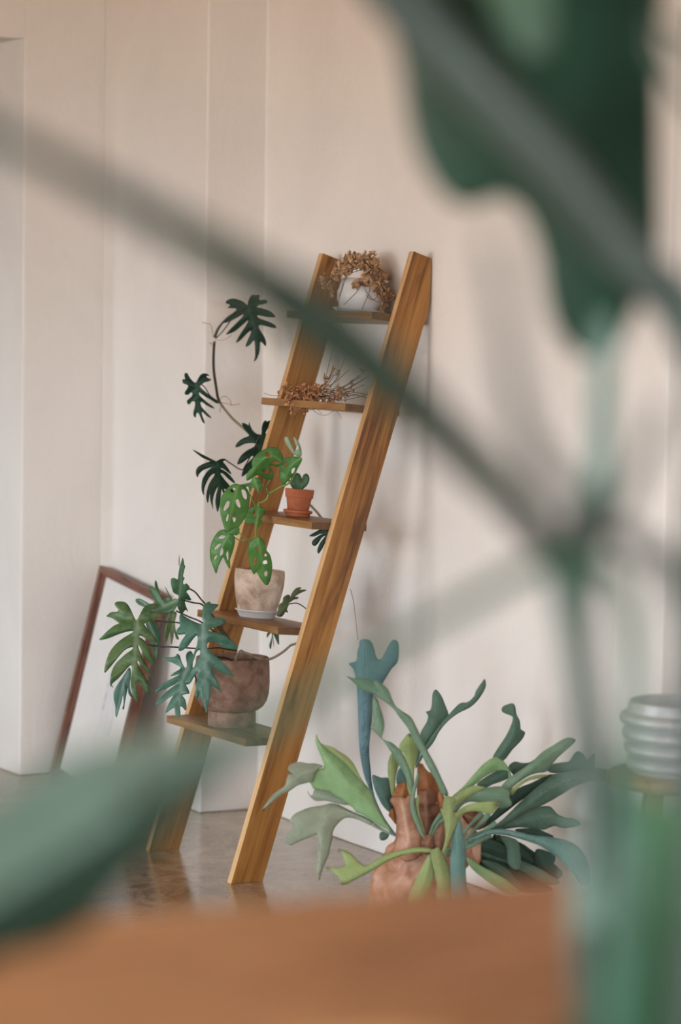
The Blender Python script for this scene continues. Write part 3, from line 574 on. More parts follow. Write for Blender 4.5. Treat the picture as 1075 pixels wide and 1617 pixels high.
# terracotta pot + hoya + saucer
tb = basepos(2, 469.5, 812.0); t3 = 0.085
ts = empty('saucer', tb, 'small terracotta saucer on the third board, under the tiny clay pot', 'saucer'); ts.rotation_euler = (0, t3, 0)
lathe('dish', [(0, 0), (0.0305, 0), (0.0315, 0.002), (0.0335, 0.009), (0.0385, 0.0105), (0.0385, 0.0165), (0.0365, 0.0175), (0.034, 0.0165), (0.029, 0.006), (0, 0.005)], 'terracotta', ts)
hb = tb+np.array([0.0005, 0, 0.0055])
hoy = empty('potted_succulent', hb, 'tiny terracotta pot with one heart-shaped succulent leaf', 'potted plant')
po = lathe('pot', [(0, 0), (0.0255, 0), (0.0265, 0.001), (0.0335, 0.044), (0.0365, 0.0445), (0.0385, 0.0655), (0.0375, 0.067), (0.0345, 0.0665), (0.0335, 0.058)], 'terracotta', hoy)
so = lathe('soil', [(0.0338, 0.060), (0, 0.062)], 'soil', hoy)
for o in (po, so): o.rotation_euler = (0, t3, 0)
hd = float((hb-CAM)@fw)
leaf('heart_leaf', hoy, Z(*O2, [(900,640),(865,605),(843,575),(845,540),(862,502),(893,486),(918,500),(932,532),(945,502),(968,491),(988,513),(987,550),(968,585),(945,605),(925,635)]), hd+0.006, 'hoya', mid=Z(*O2, [(915,635),(928,580),(932,532)]), th=0.0035, midw=1.0, fold=-0.08, bulge=0.3)

# white pot with the dried plant on the top board
wb = basepos(4, 566, 487.5); t1 = SHELF[4][2]
ws = empty('saucer', wb, 'thin white saucer on the top board under the white bowl', 'saucer'); ws.rotation_euler = (0, t1, 0)
lathe('dish', [(0, 0), (0.058, 0), (0.068, 0.008), (0.070, 0.0095), (0.069, 0.011), (0.056, 0.004), (0, 0.003)], 'white_glaze', ws)
dbp = wb+np.array([0.0003, 0, 0.0036])
dry = empty('potted_dried_plant', dbp, 'round white bowl with a dried brown plant spilling over its rim on the top board', 'potted plant')
po = lathe('pot', [(0, 0), (0.038, 0), (0.050, 0.010), (0.060, 0.028), (0.0625, 0.048), (0.058, 0.070), (0.050, 0.086), (0.046, 0.088), (0.045, 0.082)], 'white_glaze', dry)
so = lathe('soil', [(0.047, 0.080), (0, 0.083)], 'soil', dry)
for o in (po, so): o.rotation_euler = (0, t1, 0)
dd = float((dbp-CAM)@fw)
def dryleaves(name, centers, mat, parent, size=0.006, kind='stuff'):
    v = []; f = []
    for c in centers:
        R = Matrix.Rotation(random.uniform(0, 2*PI), 3, 'Z') @ Matrix.Rotation(random.uniform(-1.4, 1.4), 3, 'X') @ Matrix.Rotation(random.uniform(0, 2*PI), 3, 'Y')
        s = size*random.uniform(0.5, 1.35); k = random.uniform(0.15, 0.75)
        b = len(v)
        for (x, y, z) in ((-1, 0, 0.3*k), (-0.35, -0.42, k*0.25), (-0.3, 0, -0.25*k), (-0.35, 0.42, k*0.25), (0.45, -0.36, k*0.1), (0.45, 0, -0.3*k), (0.45, 0.36, k*0.1), (1.0, 0, 0.55*k)):
            v.append(np.array(c)+np.array(R @ Vector((x*s, y*s, z*s))))
        f += [(b, b+1, b+2), (b, b+2, b+3), (b+1, b+4, b+5, b+2), (b+2, b+5, b+6, b+3), (b+4, b+7, b+5), (b+5, b+7, b+6)]
    o = mesh(name, v, f, mat, parent, solid=0.0005)
    if kind: o['kind'] = kind
    return o
Q = lambda x, y: (490+x*0.1953, 380+y*0.1953)
arc = [(330,150,60,40),(480,150,60,40),(230,230,50,40),(130,330,60,24),(110,320,26,25),(160,350,30,24),(205,280,34,34),(250,215,38,42),(300,190,44,56),(370,165,50,90),(440,180,56,110),(500,200,52,95),(545,255,48,80),(560,320,52,90),(590,300,40,60),(560,390,50,70),(585,440,40,50),(530,330,50,50),(470,300,48,46),(430,330,40,26),(360,355,32,22),(610,430,36,36),(650,455,22,12),(600,520,28,20),(570,560,22,14),(180,430,18,6),(420,560,16,6),(300,240,38,32),(240,250,30,26)]
cen = []
for x, y, r, n in arc:
    for k in range(n):
        a = random.uniform(0, 2*PI); q = r*math.sqrt(random.random()); px_, py_ = Q(x+q*math.cos(a), y+q*math.sin(a))
        rad = math.hypot((px_-566)/40, (py_-452)/38)
        wd = float((on(px_, py_, 0, 3.862)-CAM)@fw)
        dz = dd-0.066*math.sqrt(max(0.0, 1-rad*rad))-random.uniform(-0.012, 0.022) if rad < 1 else dd+random.uniform(-0.045, 0.03)
        cen.append(at(px_, py_, min(dz, wd)))
dryleaves('dried_leaves', cen, 'dry_leaf', dry, 0.0098)
for pts in ([(420,215),(330,250),(260,360),(225,500),(215,640),(225,760)], [(440,230),(300,280),(255,400),(230,470)], [(460,240),(390,390),(330,460),(270,520)], [(480,260),(480,400),(440,500),(415,560)], [(500,250),(560,380),(590,480),(575,560)], [(520,250),(600,330),(620,440),(690,460)], [(400,200),(220,260),(150,320),(100,320)], [(500,300),(440,380),(500,470),(560,500)], [(490,270),(540,430),(500,480),(450,440)]):
    ptube('dried_stem', [Q(x, y)+(dd-0.068-0.004*random.random(),) for x, y in pts], 0.0009, 'dry_stem', dry, seg=5, label='hair-thin dry stem')
K = lambda x, y: (420+x*0.279, 370+y*0.279)
for pts in ([(415,500),(440,590),(460,660),(430,740),(400,820)], [(420,510),(450,570),(500,605)], [(455,640),(500,690),(515,740)], [(410,520),(370,680),(350,760),(330,840)]):
    ptube('dried_stem', [K(x, y)+(8.05+0.02*i,) for i, (x, y) in enumerate(pts)], 0.0007, 'dry_stem', dry, seg=5)

# dried tuft on the second board
tz = on_shelf(3, 476, 640, 0.05); tdp = float((tz-CAM)@fw)
tuft = empty('dried_plant_tuft', tz, 'tangled tuft of dried reddish brown leaves and twigs on the second board', 'dried plant')
U = lambda x, y: (400+x*0.186, 580+y*0.186)
cen = []
for x, y, r, n in [(330,220,45,70),(400,210,55,90),(470,210,55,90),(530,200,45,60),(300,280,40,45),(360,290,55,70),(440,290,60,80),(510,260,50,60),(290,170,36,22),(450,160,30,16),(540,160,25,12),(340,350,40,14),(420,350,50,20),(620,180,50,16),(720,190,60,18),(640,270,60,22),(760,260,60,14),(840,170,40,8),(610,100,30,10),(700,30,30,6),(920,30,20,4),(250,180,20,5),(215,210,12,3),(500,330,30,10)]:
    for k in range(n):
        a = random.uniform(0, 2*PI); q = r*math.sqrt(random.random()); px_, py_ = U(x+q*math.cos(a), y+q*math.sin(a))
        cen.append(at(px_, py_, tdp-0.035+random.uniform(-0.04, 0.03)))
dryleaves('dried_leaves', cen, 'dry_red', tuft, 0.0072)
for k in range(26):
    y0 = random.uniform(150, 280); x1 = random.uniform(650, 1000); y1 = random.uniform(-40, 300); xm = (540+x1)/2
    ptube('dried_stem', [U(500, y0)+(tdp,), U(xm, y0+(y1-y0)*0.35+random.uniform(-25, 45))+(tdp-0.01,), U(x1, y1)+(tdp-0.03+random.uniform(-0.02, 0.02),)], 0.0008, 'dry_stem', tuft, seg=5)
for pts in ([(500,360),(560,400),(620,405),(680,370)], [(540,350),(580,395)], [(700,365),(730,400),(745,435)], [(90,220),(160,240),(260,240)]):
    ptube('dried_stem', [U(x, y)+(tdp-0.05,) for x, y in pts], 0.0006, 'dry_stem', tuft, seg=5)

# ------------------------------------------------------------------ staghorn fern
fb = on(655, 1463, 2, 0.0)
fern = empty('staghorn_fern', fb, 'large staghorn fern with antler-like fronds and papery tan shields on the floor', 'fern')
FD = float((fb-CAM)@fw)   # depth of the mount
G1 = (410, 1000); G2 = (410, 1190); G3 = (570, 1060); G4 = (575, 1190); G5 = (700, 1090); G6 = (760, 1150)
# the mount: a lumpy column wrapped by old shield fronds
rows = [(1466, 588, 738), (1440, 579, 742), (1420, 580, 738), (1400, 584, 732), (1380, 588, 730), (1362, 600, 740), (1345, 616, 752), (1330, 622, 756), (1315, 624, 748), (1300, 625, 738), (1285, 626, 716), (1272, 628, 702), (1262, 632, 690)]
v = []; f = []; seg = 40
for i, (y, xl, xr) in enumerate(rows):
    c = at((xl+xr)/2, y, FD); r = (xr-xl)/2*FD/F
    for j in range(seg):
        t = 2*PI*j/seg
        rr = r*(1+0.05*math.sin(3*t+i*0.9)+0.035*math.sin(7*t-i*1.3)+0.02*math.sin(13*t+i*2.1))
        v.append(c+rt*rr*math.cos(t)+np.array([fw[0], fw[1], 0])*rr*0.8*math.sin(t)+np.array([0, 0, 1])*0.006*math.sin(5*t+i))
n = len(rows)
for i in range(n-1):
    for j in range(seg): f.append((i*seg+j, i*seg+(j+1) % seg, (i+1)*seg+(j+1) % seg, (i+1)*seg+j))
f.append(tuple(range(seg))[::-1]); f.append(tuple((n-1)*seg+j for j in range(seg)))
m_ = mesh('shield_mount', v, f, 'shield_tan', fern, attrs={'mid': np.zeros(len(v)), 'tip': np.zeros(len(v))})
m_['label'] = 'column of papery tan shield fronds'
sb = m_.modifiers.new('sub', 'SUBSURF'); sb.levels = 2; sb.render_levels = 2
tx = bpy.data.textures.new('lumps', 'CLOUDS'); tx.noise_scale = 0.05
dm_ = m_.modifiers.new('lumps', 'DISPLACE'); dm_.texture = tx; dm_.strength = 0.026
tx2 = bpy.data.textures.new('creases', 'CLOUDS'); tx2.noise_scale = 0.014
dm2 = m_.modifiers.new('creases', 'DISPLACE'); dm2.texture = tx2; dm2.strength = 0.006
def S(o, pts, mat='shield_tan', d=0.0, mid=None, **k):
    k.setdefault('bulge', 0.8); k.setdefault('fold', 0.1)
    return leaf('shield_frond', fern, Z(*o, pts), FD+d, mat, mid=Z(*o, mid) if mid else None, th=0.003, wave=k.pop('wave', 0.15), **k)
S(G4, [(425,100),(455,82),(480,120),(510,150),(545,155),(570,210),(595,290),(620,330),(630,400),(600,480),(560,600),(500,660),(440,560),(425,400),(420,250)], 'shield_rust', -0.01, [(460,90),(500,300),(500,640)])
S(G4, [(240,300),(270,240),(330,235),(360,270),(368,330),(350,420),(260,400),(225,350)], 'shield_rust', -0.04)
S(G4, [(195,480),(230,430),(262,490),(258,560),(215,510)], 'shield_rust', -0.06)
S(G4, [(205,370),(235,340),(290,345),(330,350),(365,330),(378,430),(400,540),(445,620),(470,700),(440,800),(330,850),(250,780),(235,760),(255,640),(255,500),(235,420)], 'shield_tan', -0.085, [(290,350),(330,560),(360,820)], bulge=1.0)
S(G4, [(430,300),(470,290),(520,295),(555,330),(560,390),(600,420),(590,470),(545,540),(510,640),(470,640),(440,520),(425,400)], 'shield_umber', -0.07, [(480,300),(500,640)], bulge=0.9, wave=0.35)
S(G4, [(590,300),(620,330),(640,380),(625,430),(600,430),(580,380)], 'shield_rust', -0.07)
S(G4, [(460,650),(545,645),(560,700),(540,780),(470,790),(450,720)], 'shield_umber', -0.10)
S(G4, [(560,620),(620,570),(640,620),(630,720),(600,760),(560,720)], 'shield_umber', -0.105)
S(G4, [(760,540),(800,545),(850,590),(915,650),(918,760),(905,870),(800,815),(770,700)], 'shield_tan', -0.02, bulge=0.6)
S(G4, [(780,480),(860,440),(930,470),(960,540),(900,600),(800,560)], 'shield_umber', -0.0)
def FR(o, pts, mat, d, mid=None, tips=(), **k):
    k.setdefault('fold', 0.22); k.setdefault('bulge', 0.25)
    return leaf('frond', fern, Z(*o, pts), FD+d, mat, mid=Z(*o, mid) if mid else None, th=0.0022, tips=Z(*o, tips) if tips else (), midw=1.4, **k)
# tall blue frond
FR(G1, [(790,60),(810,48),(850,48),(880,70),(900,120),(915,180),(940,208),(965,195),(990,150),(1020,90),(1042,58),(1070,52),(1095,90),(1090,220),(1040,280),(980,375),(945,430),(900,480),(890,560),(885,650),(875,760),(865,860),(865,980),(875,1080),(885,1180),(905,1280),(940,1370),(985,1460),(1040,1540),(1085,1600),(1060,1600),(1000,1540),(950,1450),(910,1350),(870,1240),(830,1140),(800,1000),(785,850),(778,650),(770,450),(760,370),(745,290),(710,250),(706,235),(765,215),(770,150),(785,100)], 'stag_blue', -0.02, [(1070,1595),(900,1300),(830,900),(830,400),(820,60)], g=(0, 0.15))
# long arching frond
FR(G3, [(690,975),(640,860),(590,750),(530,640),(480,540),(430,430),(390,360),(330,320),(270,270),(230,190),(210,140),(160,105),(100,85),(60,65),(0,55),(-60,55),(-115,38),(-75,75),(-30,115),(0,140),(60,165),(120,195),(190,240),(250,290),(310,370),(370,450),(420,550),(470,640),(530,760),(590,860),(640,970)], 'stag_mid', -0.13, [(665,970),(530,690),(380,400),(230,250),(-60,60)], g=(0.1, 0.0))
FR(G3, [(95,85),(130,80),(165,105),(210,140),(245,245),(190,235),(130,165)], 'stag_mid', -0.135)
FR(G3, [(95,200),(125,220),(150,290),(175,370),(182,440),(165,520),(190,545),(250,570),(320,640),(370,740),(410,860),(418,940),(390,940),(360,850),(300,740),(240,640),(180,555),(100,470),(72,440),(100,420),(90,320)], 'stag_mid', -0.12, [(405,930),(320,690),(170,520),(110,210)])
FR(G3, [(440,760),(510,640),(570,560),(620,470),(690,390),(770,330),(850,290),(910,240),(960,170),(985,110),(975,60),(955,85),(910,150),(890,200),(840,245),(790,250),(750,280),(690,345),(640,400),(580,480),(520,570),(460,680),(430,740)], 'stag_deep', 0.02, [(440,750),(620,450),(850,270),(975,70)])
FR(G3, [(690,345),(660,260),(630,190),(590,145),(565,180),(560,260),(545,310),(512,320),(530,350),(520,400),(490,450),(470,490),(450,590),(430,700),(435,750),(470,640),(510,580),(560,510),(620,440),(670,380)], 'stag_deep', 0.03, [(440,740),(520,540),(600,300),(590,150)])
FR(G3, [(380,490),(340,530),(305,580),(305,620),(340,650),(350,720),(360,860),(380,980),(420,960),(415,800),(430,720),(445,640),(445,590),(410,530)], 'stag_lime', -0.05, [(395,960),(390,700),(380,500)], tips=[(383,495)], tipr=5)
FR(G3, [(240,650),(215,720),(215,820),(230,900),(245,990),(265,960),(270,850),(290,760),(305,700),(265,640)], 'stag_olive', -0.04, [(250,980),(240,800),(250,650)])
FR(G3, [(90,820),(150,840),(200,840),(230,860),(260,960),(245,1110),(180,1070),(130,980),(100,900)], 'stag_teal', -0.01, [(230,1090),(110,830)])
FR(G3, [(290,790),(330,750),(370,800),(400,880),(390,960),(330,940),(280,880)], 'stag_teal', 0.0)
FR(G4, [(430,130),(425,220),(405,300),(395,400),(430,520),(475,660),(440,630),(400,540),(370,460),(362,380),(380,290),(405,200)], 'stag_mid', -0.15, [(470,655),(385,430),(425,140)])
FR(G4, [(440,330),(430,430),(450,520),(480,640),(462,650),(430,540),(410,440),(410,350)], 'stag_olive', -0.145)
# left group
FR(G2, [(500,100),(440,80),(380,80),(320,68),(270,75),(235,95),(225,125),(245,150),(265,165),(230,165),(215,200),(200,255),(150,290),(100,330),(60,385),(20,440),(30,455),(60,420),(120,365),(180,320),(240,290),(300,250),(390,225),(420,215),(430,160),(460,122)], 'stag_grey', -0.17, [(450,130),(330,160),(210,270),(25,448)], tips=[(27,445)], tipr=6, g=(0.3, -0.2))
FR(G2, [(440,285),(420,320),(400,330),(375,290),(385,320),(410,350),(450,372),(520,370),(600,390),(680,405),(720,405),(760,440),(740,400),(690,360),(590,310),(540,290)], 'stag_grey', -0.12)
FR(G2, [(445,-155),(470,-95),(500,-70),(560,-55),(620,-20),(690,25),(740,80),(780,160),(820,230),(870,290),(910,390),(940,450),(985,530),(1040,610),(960,575),(880,520),(800,475),(760,460),(735,425),(700,400),(650,360),(590,330),(540,295),(440,285),(405,240),(375,190),(368,140),(385,125),(440,125),(500,115),(508,90),(490,30),(460,-40),(442,-100)], 'stag_green', -0.14, [(1030,600),(850,380),(640,160),(520,20),(450,-140)], g=(0.25, -0.3), fold=0.35)
FR(G2, [(500,-68),(560,-55),(620,-20),(690,25),(740,80),(780,160),(815,225),(760,170),(690,90),(610,20),(550,-20)], 'stag_olive', -0.135)
FR(G2, [(1060,650),(960,610),(880,570),(800,530),(740,510),(690,505),(650,520),(600,570),(575,620),(570,680),(555,740),(550,780),(530,830),(500,900),(480,960),(472,1005),(460,975),(450,900),(455,820),(458,740),(460,640),(430,645),(370,670),(300,700),(250,725),(215,710),(200,680),(215,650),(240,610),(265,570),(270,545),(235,540),(255,500),(290,470),(370,435),(440,420),(500,410),(560,395),(620,405),(700,445),(780,480),(860,515),(940,570),(1020,620)], 'stag_grey', -0.16, [(1040,635),(800,505),(600,450),(490,580),(470,990)], tips=[(470,985)], tipr=9, g=(0.2, -0.35))
FR(G2, [(660,1035),(640,1030),(630,985),(590,940),(575,925),(530,910),(525,895),(570,898),(640,895),(680,880),(665,830),(650,785),(620,770),(622,755),(670,765),(720,790),(760,830),(810,875),(850,885),(920,840),(990,800),(1075,775),(1155,755),(1245,742),(1325,745),(1375,765),(1355,782),(1265,778),(1155,797),(1025,842),(925,902),(825,957),(740,1002),(690,1030)], 'stag_lime', -0.20, [(1370,765),(1100,790),(850,910),(660,1000)], tips=[(528,902),(624,762),(650,1033)], tipr=7, g=(0.1, -0.2))
FR(G4, [(130,620),(190,630),(185,665),(150,685),(122,670)], 'stag_deep', 0.02)
# hanging blades in front of the mount
FR(G4, [(520,790),(480,850),(430,950),(380,1060),(350,1180),(460,1180),(520,1050),(550,970),(545,890)], 'stag_lime', -0.17, [(530,800),(430,1170)])
FR(G4, [(525,770),(560,750),(590,740),(605,770),(640,830),(670,920),(695,1010),(705,1180),(580,1180),(575,1040),(560,950),(540,870)], 'stag_olive', -0.19, [(570,750),(650,1170)])
FR(G4, [(740,510),(770,560),(780,640),(795,720),(800,800),(800,950),(805,1180),(705,1180),(680,960),(678,880),(685,780),(690,690),(705,600)], 'stag_teal', -0.20, [(740,520),(740,800),(755,1170)])
FR(G4, [(640,340),(700,345),(720,370),(700,420),(710,480),(745,520),(720,580),(690,650),(660,720),(630,790),(620,770),(640,680),(640,600),(630,520),(600,440),(620,435),(625,400)], 'stag_olive', -0.205, [(670,350),(680,550),(628,780)])
# right side
FR(G6, [(-20,880),(150,868),(300,900),(420,980),(560,1060),(640,1160),(500,1210),(300,1120),(100,1020),(-20,960)], 'stag_dark', 0.07)  # this and the next: dark blades added to supply the cluster's shading
FR(G6, [(-40,1000),(120,1010),(300,1090),(450,1190),(560,1280),(300,1290),(120,1190),(-20,1100)], 'stag_dark', 0.06)
FR(G6, [(-60,900),(60,880),(180,930),(260,1010),(200,1040),(60,990),(-40,960)], 'stag_dark', -0.005)
FR(G6, [(120,850),(180,860),(260,900),(330,960),(420,1060),(330,1050),(220,1000),(120,990)], 'stag_dark', 0.03)
FR(G6, [(430,960),(500,965),(580,1010),(565,1080),(520,1150),(440,1110),(420,1060)], 'stag_dark', 0.03)
FR(G6, [(0,1040),(100,1060),(200,1110),(260,1180),(330,1240),(250,1250),(150,1170),(50,1100)], 'stag_deep', -0.02)
FR(G6, [(-30,970),(100,980),(200,995),(300,1040),(400,1080),(520,1140),(620,1220),(500,1230),(400,1180),(300,1115),(150,1050),(0,1010)], 'stag_deep', 0.0, [(0,985),(300,1070),(600,1215)])
FR(G6, [(20,1000),(120,1040),(260,1130),(330,1200),(420,1250),(300,1260),(180,1150),(60,1060)], 'stag_dark', 0.03)
FR(G6, [(90,850),(130,850),(150,900),(160,985),(90,990)], 'stag_dark', 0.05)
FR(G6, [(260,800),(420,793),(500,820),(570,858),(400,855)], 'stag_dark', 0.04)
FR(G6, [(150,850),(250,870),(290,900),(300,960),(310,1060),(290,1115),(220,1085),(205,1010),(200,940)], 'stag_deep', -0.05)
FR(G6, [(-110,1020),(0,1090),(100,1140),(200,1200),(300,1290),(200,1300),(100,1240),(0,1170),(-90,1090)], 'stag_green', -0.12, [(-110,1050),(60,1150),(260,1280)])
FR(G6, [(120,780),(250,720),(350,660),(430,625),(520,615),(560,635),(600,680),(660,705),(730,715),(780,755),(740,775),(650,787),(580,770),(530,785),(490,800),(400,790),(300,780),(200,792),(60,800)], 'stag_deep', -0.01, [(70,798),(300,740),(520,690),(775,755)])
FR(G6, [(210,540),(300,470),(400,430),(520,370),(570,375),(470,470),(380,520),(270,600),(180,670),(60,760),(-20,800),(80,690)], 'stag_dark', 0.03)
FR(G6, [(0,810),(100,770),(200,690),(300,590),(400,500),(500,420),(560,370),(650,350),(760,335),(860,315),(960,320),(1050,350),(1075,380),(1060,410),(950,410),(850,420),(750,450),(650,510),(550,570),(450,620),(350,660),(250,720),(150,790),(40,810)], 'stag_deep', -0.05, [(30,805),(300,640),(600,440),(900,365),(1060,380)], g=(-0.1, 0), fold=0.45)
FR(G6, [(520,330),(560,285),(640,270),(690,262),(730,205),(760,183),(800,205),(825,245),(850,235),(900,190),(960,150),(1010,142),(1040,150),(1005,172),(950,200),(900,240),(882,265),(940,230),(1005,200),(1040,190),(1010,250),(950,290),(860,315),(760,335),(650,350),(560,350)], 'stag_deep', 0.0, [(540,340),(760,290),(1000,220)])
FR(G5, [(460,155),(470,130),(500,115),(545,105),(565,130),(575,190),(600,240),(605,280),(610,310),(640,330),(635,360),(600,410),(540,470),(470,555),(390,540),(430,460),(490,370),(530,290),(550,215),(510,190),(475,175)], 'stag_deep', 0.05, [(430,540),(560,330),(550,120)], fold=0.4)
FR(G5, [(265,740),(330,690),(420,640),(510,625),(525,680),(450,720),(390,740),(340,765),(290,757)], 'stag_deep', -0.01)
FR(G5, [(515,600),(560,565),(620,575),(680,570),(720,545),(660,620),(570,670),(530,640)], 'stag_deep', 0.02)
FR(G5, [(60,850),(150,770),(230,680),(310,590),(380,540),(430,535),(480,570),(515,620),(535,680),(512,690),(512,640),(450,630),(380,650),(310,690),(270,725),(200,775),(110,850)], 'stag_green', -0.06, [(90,845),(300,640),(430,570),(520,660)], fold=0.4)
FR(G6, [(130,500),(210,400),(300,340),(400,265),(480,190),(560,140),(640,90),(690,75),(735,88),(735,105),(680,160),(600,230),(550,290),(510,340),(450,350),(380,370),(300,420),(240,470),(215,540),(160,520)], 'stag_mid', -0.09, [(170,500),(400,310),(720,95)], tips=[(728,95)], tipr=3, fold=0.4)
FR(G6, [(230,490),(300,430),(380,385),(470,365),(530,370),(450,395),(370,415),(290,470),(240,530)], 'stag_olive', -0.095)
FR(G5, [(70,890),(130,820),(200,770),(270,755),(330,770),(420,760),(480,770),(520,800),(520,850),(540,890),(520,920),(440,935),(430,900),(350,890),(260,880),(200,880),(150,905),(100,960),(70,950)], 'stag_mid', -0.12, [(80,920),(250,820),(520,850)], fold=0.3)
FR(G5, [(60,870),(110,820),(170,780),(240,755),(300,760),(330,772),(250,810),(170,860),(90,920)], 'stag_olive', -0.125)
FR(G5, [(60,1010),(90,980),(160,920),(250,890),(340,880),(435,880),(430,920),(370,980),(300,960),(220,955),(150,980),(110,1040)], 'stag_lime', -0.15, [(80,1010),(250,920),(430,900)], tips=[(428,893)], tipr=9)
FR(G6, [(-130,890),(-60,860),(0,835),(60,805),(130,795),(200,800),(300,820),(400,845),(500,855),(600,870),(700,900),(780,960),(830,1050),(850,1150),(840,1230),(780,1230),(720,1140),(650,1060),(560,990),(470,930),(380,895),(300,870),(200,845),(100,835),(0,862),(-60,890),(-110,910)], 'stag_teal', -0.16, [(-120,900),(100,815),(400,870),(650,980),(810,1220)], fold=0.4)
for pts in ([(775,640),(840,560),(930,470)], [(790,690),(880,590),(985,480)], [(795,720),(870,690),(940,672)], [(800,745),(880,710),(1000,640)], [(800,660),(930,620),(1040,545)], [(520,640),(550,560),(610,480)], [(535,650),(580,560),(630,520)], [(690,780),(650,800),(670,740)]):
    ptube('frond_stalk', [(575+x/5, 1190+y/5, FD-0.10) for x, y in pts], [0.004, 0.0045, 0.007], 'stag_mid', fern)

# ------------------------------------------------------------------ stool with ribbed tub
sc_ = at(1088, 1218, 6.35); SZ = float(sc_[2])
st = empty('wooden_stool', (sc_[0], sc_[1], 0), 'round wooden stool with splayed legs at the right edge of the picture', 'stool')
lathe('seat', [(0, SZ-0.028), (0.155, SZ-0.028), (0.168, SZ-0.024), (0.172, SZ-0.015), (0.170, SZ-0.004), (0.164, SZ), (0, SZ)], 'stool_wood', st)
for a in (0.25, 1.82, 3.39, 4.96):
    c, s = math.cos(a), math.sin(a)
    tube('leg', [(sc_[0]+0.10*c, sc_[1]+0.10*s, SZ-0.029), (sc_[0]+0.13*c, sc_[1]+0.13*s, SZ*0.5), (sc_[0]+0.17*c, sc_[1]+0.17*s, 0.0)], [0.016, 0.018, 0.013], 'stool_wood', st, seg=12)
tub = empty('ribbed_tub', (sc_[0], sc_[1], SZ+0.0005), 'pale grey ribbed metal tub standing on the wooden stool', 'tub')
pr = [(0, 0), (0.118, 0)]
for k in range(4):
    z0 = 0.004+k*0.031; R0 = 0.130+k*0.005
    pr += [(R0-0.012, z0), (R0, z0+0.005), (R0+0.004, z0+0.014), (R0, z0+0.023), (R0-0.012, z0+0.029)]
pr += [(0.132, 0.131), (0.128, 0.146), (0.122, 0.146), (0.118, 0.10), (0, 0.098)]
lathe('body', pr, 'grey_metal', tub)

# ------------------------------------------------------------------ table in the foreground
TD = 2.62
tc = at(876, 1386, TD); TZ = float(tc[2]); tx1 = float(tc[0]); ty1 = float(tc[1])
tab = empty('wooden_table', (tx1-0.9, ty1-0.21, 0), 'warm brown wooden table top blurred across the bottom of the picture', 'table')
box('table_top', tx1-1.8, tx1, ty1-0.42, ty1, TZ-0.032, TZ, 'table_wood', tab, bevel=0.004)
box('apron', tx1-1.72, tx1-0.08, ty1-0.36, ty1-0.06, TZ-0.10, TZ-0.032, 'table_wood', tab)
for x in (tx1-1.74, tx1-0.12):
    for y in (ty1-0.38, ty1-0.10): box('leg', x, x+0.06, y, y+0.06, 0, TZ-0.032, 'table_wood', tab, bevel=0.004)

# ------------------------------------------------------------------ big plant close to the camera
pb_ = at(985, 1700, 2.0)
big = empty('bird_of_paradise', (pb_[0], pb_[1], 0), 'tall bird of paradise plant close to the lens, out of focus', 'plant')
lathe('pot', [(0, 0), (0.13, 0), (0.15, 0.02), (0.17, 0.30), (0.175, 0.33), (0.16, 0.33), (0.155, 0.29), (0, 0.29)], 'pot_dark', big)
def stalk(pix, r, mat, name='stalk'): return ptube(name, pix, r, mat, big, seg=12)
gx_, gy_ = float(pb_[0]), float(pb_[1])
def rooted(pix, r, mat, k):
    """stalk that goes on below the picture down to the pot"""
    top = [at(*p) for p in pix]; a = k*1.1
    pts = top+[np.array([gx_+0.05*math.cos(a)*1.2, gy_+0.05*math.sin(a)*1.2, 0.6]), np.array([gx_+0.05*math.cos(a), gy_+0.05*math.sin(a), 0.27])]
    rr = list(r)+[r[-1], r[-1]]
    return tube('stalk', pts, rr, mat, big, seg=12)
stalk([(-60,185,1.6),(0,214,1.6),(200,318,1.64),(400,436,1.70),(500,508,1.74),(580,572,1.77),(660,645,1.80),(760,742,1.84),(830,815,1.88),(868,858,1.92)], [0.0058,0.0062,0.0085,0.0135,0.0190,0.0180,0.0145,0.0125,0.0115,0.0105], 'fg_stalk_deep')
rooted([(862,850,1.95),(885,930,1.96),(908,1040,1.98),(925,1160,2.0),(938,1320,2.0),(945,1617,2.0)], [0.0080,0.007,0.0075,0.009,0.013,0.015], 'fg_stalk_soft', 0)
rooted([(380,1172,1.72),(470,1112,1.74),(600,1028,1.77),(750,945,1.80),(870,885,1.84),(975,915,1.86),(998,1010,1.88),(1000,1150,1.88),(998,1300,1.9),(985,1617,1.92)], [0.0065,0.0060,0.0052,0.0054,0.0060,0.0070,0.007,0.0075,0.012,0.016], 'fg_stalk_green', 1)
rooted([(560,-80,2.1),(640,15,2.12),(760,140,2.14),(880,268,2.16),(985,400,2.18),(1075,490,2.2),(1130,640,2.2),(1120,900,2.15),(1085,1250,2.1),(1060,1617,2.05)], [0.016,0.018,0.019,0.0185,0.0175,0.018,0.018,0.018,0.018,0.018], 'fg_stalk', 2)
rooted([(955,500,2.1),(951,640,2.1),(946,760,2.1),(925,860,2.08),(918,1000,2.05),(935,1180,2.02),(955,1400,2.0),(960,1617,1.98)], [0.007,0.0085,0.010,0.0105,0.0080,0.011,0.019,0.021], 'fg_stalk_soft', 3)
rooted([(780,380,1.5),(800,520,1.55),(815,640,1.6),(855,735,1.66),(930,800,1.75),(1010,866,1.82),(1065,905,1.9),(1100,1100,1.9),(1090,1617,1.9)], [0.0035,0.0045,0.006,0.008,0.006,0.0085,0.009,0.01,0.01], 'fg_stalk', 4)
rooted([(1054,1262,1.95),(1050,1330,1.95),(1044,1450,1.95),(1040,1617,1.95)], [0.009,0.0145,0.018,0.020], 'fg_stalk_lime', 5)
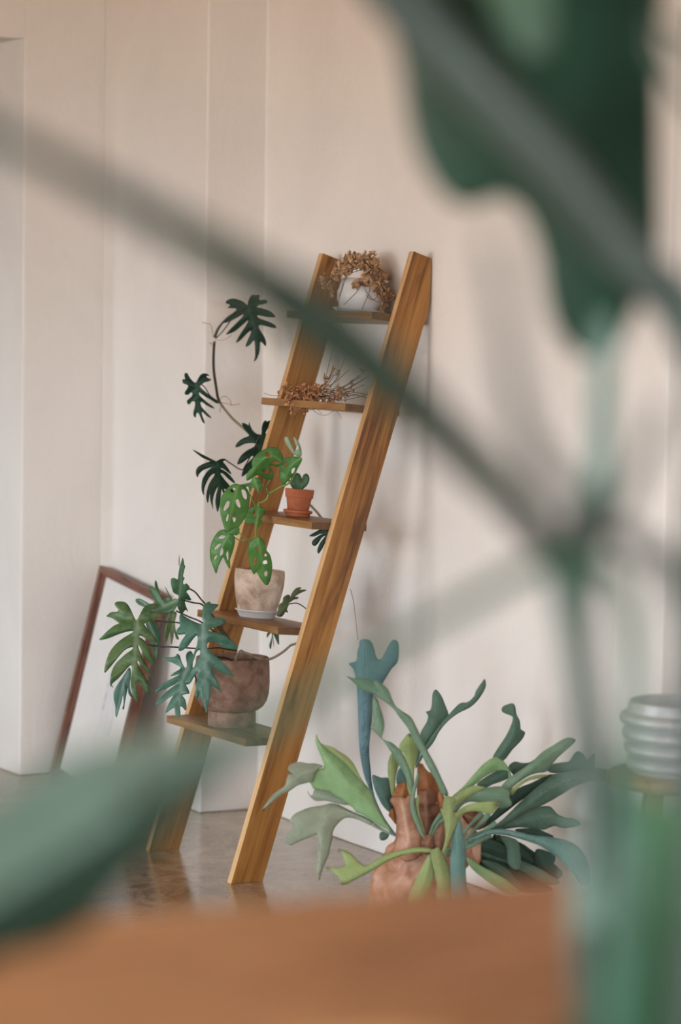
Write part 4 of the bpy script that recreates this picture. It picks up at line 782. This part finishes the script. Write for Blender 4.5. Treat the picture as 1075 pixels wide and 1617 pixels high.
rooted([(1045,640,1.8),(1000,760,1.85),(950,850,1.9),(908,930,1.95)], [0.004,0.005,0.0055,0.006], 'fg_stalk', 6)
rooted([(928,1462,1.93),(930,1500,1.93),(934,1560,1.93),(936,1617,1.93)], [0.008,0.012,0.013,0.014], 'fg_stalk_dark', 7)
def BL(pts, d, mat, mid, **k):
    k.setdefault('fold', 0.3); k.setdefault('bulge', 0.1)
    return leaf('leaf', big, pts, d, mat, mid=mid, th=0.0012, midw=k.pop('midw', 9), **k)
BL([(575,-80),(612,20),(634,110),(645,190),(668,260),(705,312),(745,326),(790,312),(828,338),(852,400),(862,470),(880,525),(912,560),(945,565),(975,548),(998,505),(1012,460),(1008,425),(985,395),(880,262),(760,134),(640,8),(590,-80)], 2.2, 'fg_leaf', [(580,-80),(760,140),(1000,425)], fold=0.5)
BL([(620,-80),(660,10),(770,125),(890,255),(1000,395),(1040,440),(1042,300),(1040,150),(1036,40),(1030,-80)], 2.24, 'fg_leaf', [(640,-80),(780,130),(1030,430)], fold=0.5)
BL([(740,-80),(770,0),(810,70),(860,90),(880,20),(870,-80)], 2.12, 'fg_fresh', [(800,-80),(830,85)])
BL([(1030,440),(1075,470),(1120,500),(1120,620),(1080,580),(1050,520)], 2.2, 'fg_dark', [(1040,450),(1115,600)])
for pix in ([(1020,20,2.0),(1050,40,2.0),(1110,75,2.0)], [(1025,50,2.0),(1055,110,2.0),(1110,190,2.0)]):
    stalk(pix, 0.0045, 'fg_stalk_dark', 'leaf_rib')
BL([(-120,1318),(-60,1292),(0,1258),(60,1218),(130,1183),(200,1163),(270,1160),(340,1163),(400,1158),(400,1174),(330,1204),(240,1256),(120,1336),(0,1410),(-120,1465)], 1.74, 'fg_lit_half', [(400,1168),(200,1290),(-120,1430)], fold=0.1, g=(0.3, -1.6))
BL([(400,1164),(330,1198),(240,1250),(120,1330),(0,1404),(-120,1459),(-120,1580),(0,1512),(60,1498),(110,1478),(165,1434),(215,1380),(262,1326),(305,1275),(350,1226),(395,1188)], 1.75, 'fg_dark', [(400,1175),(200,1330),(-120,1520)], fold=0.1, g=(0, 0.9))
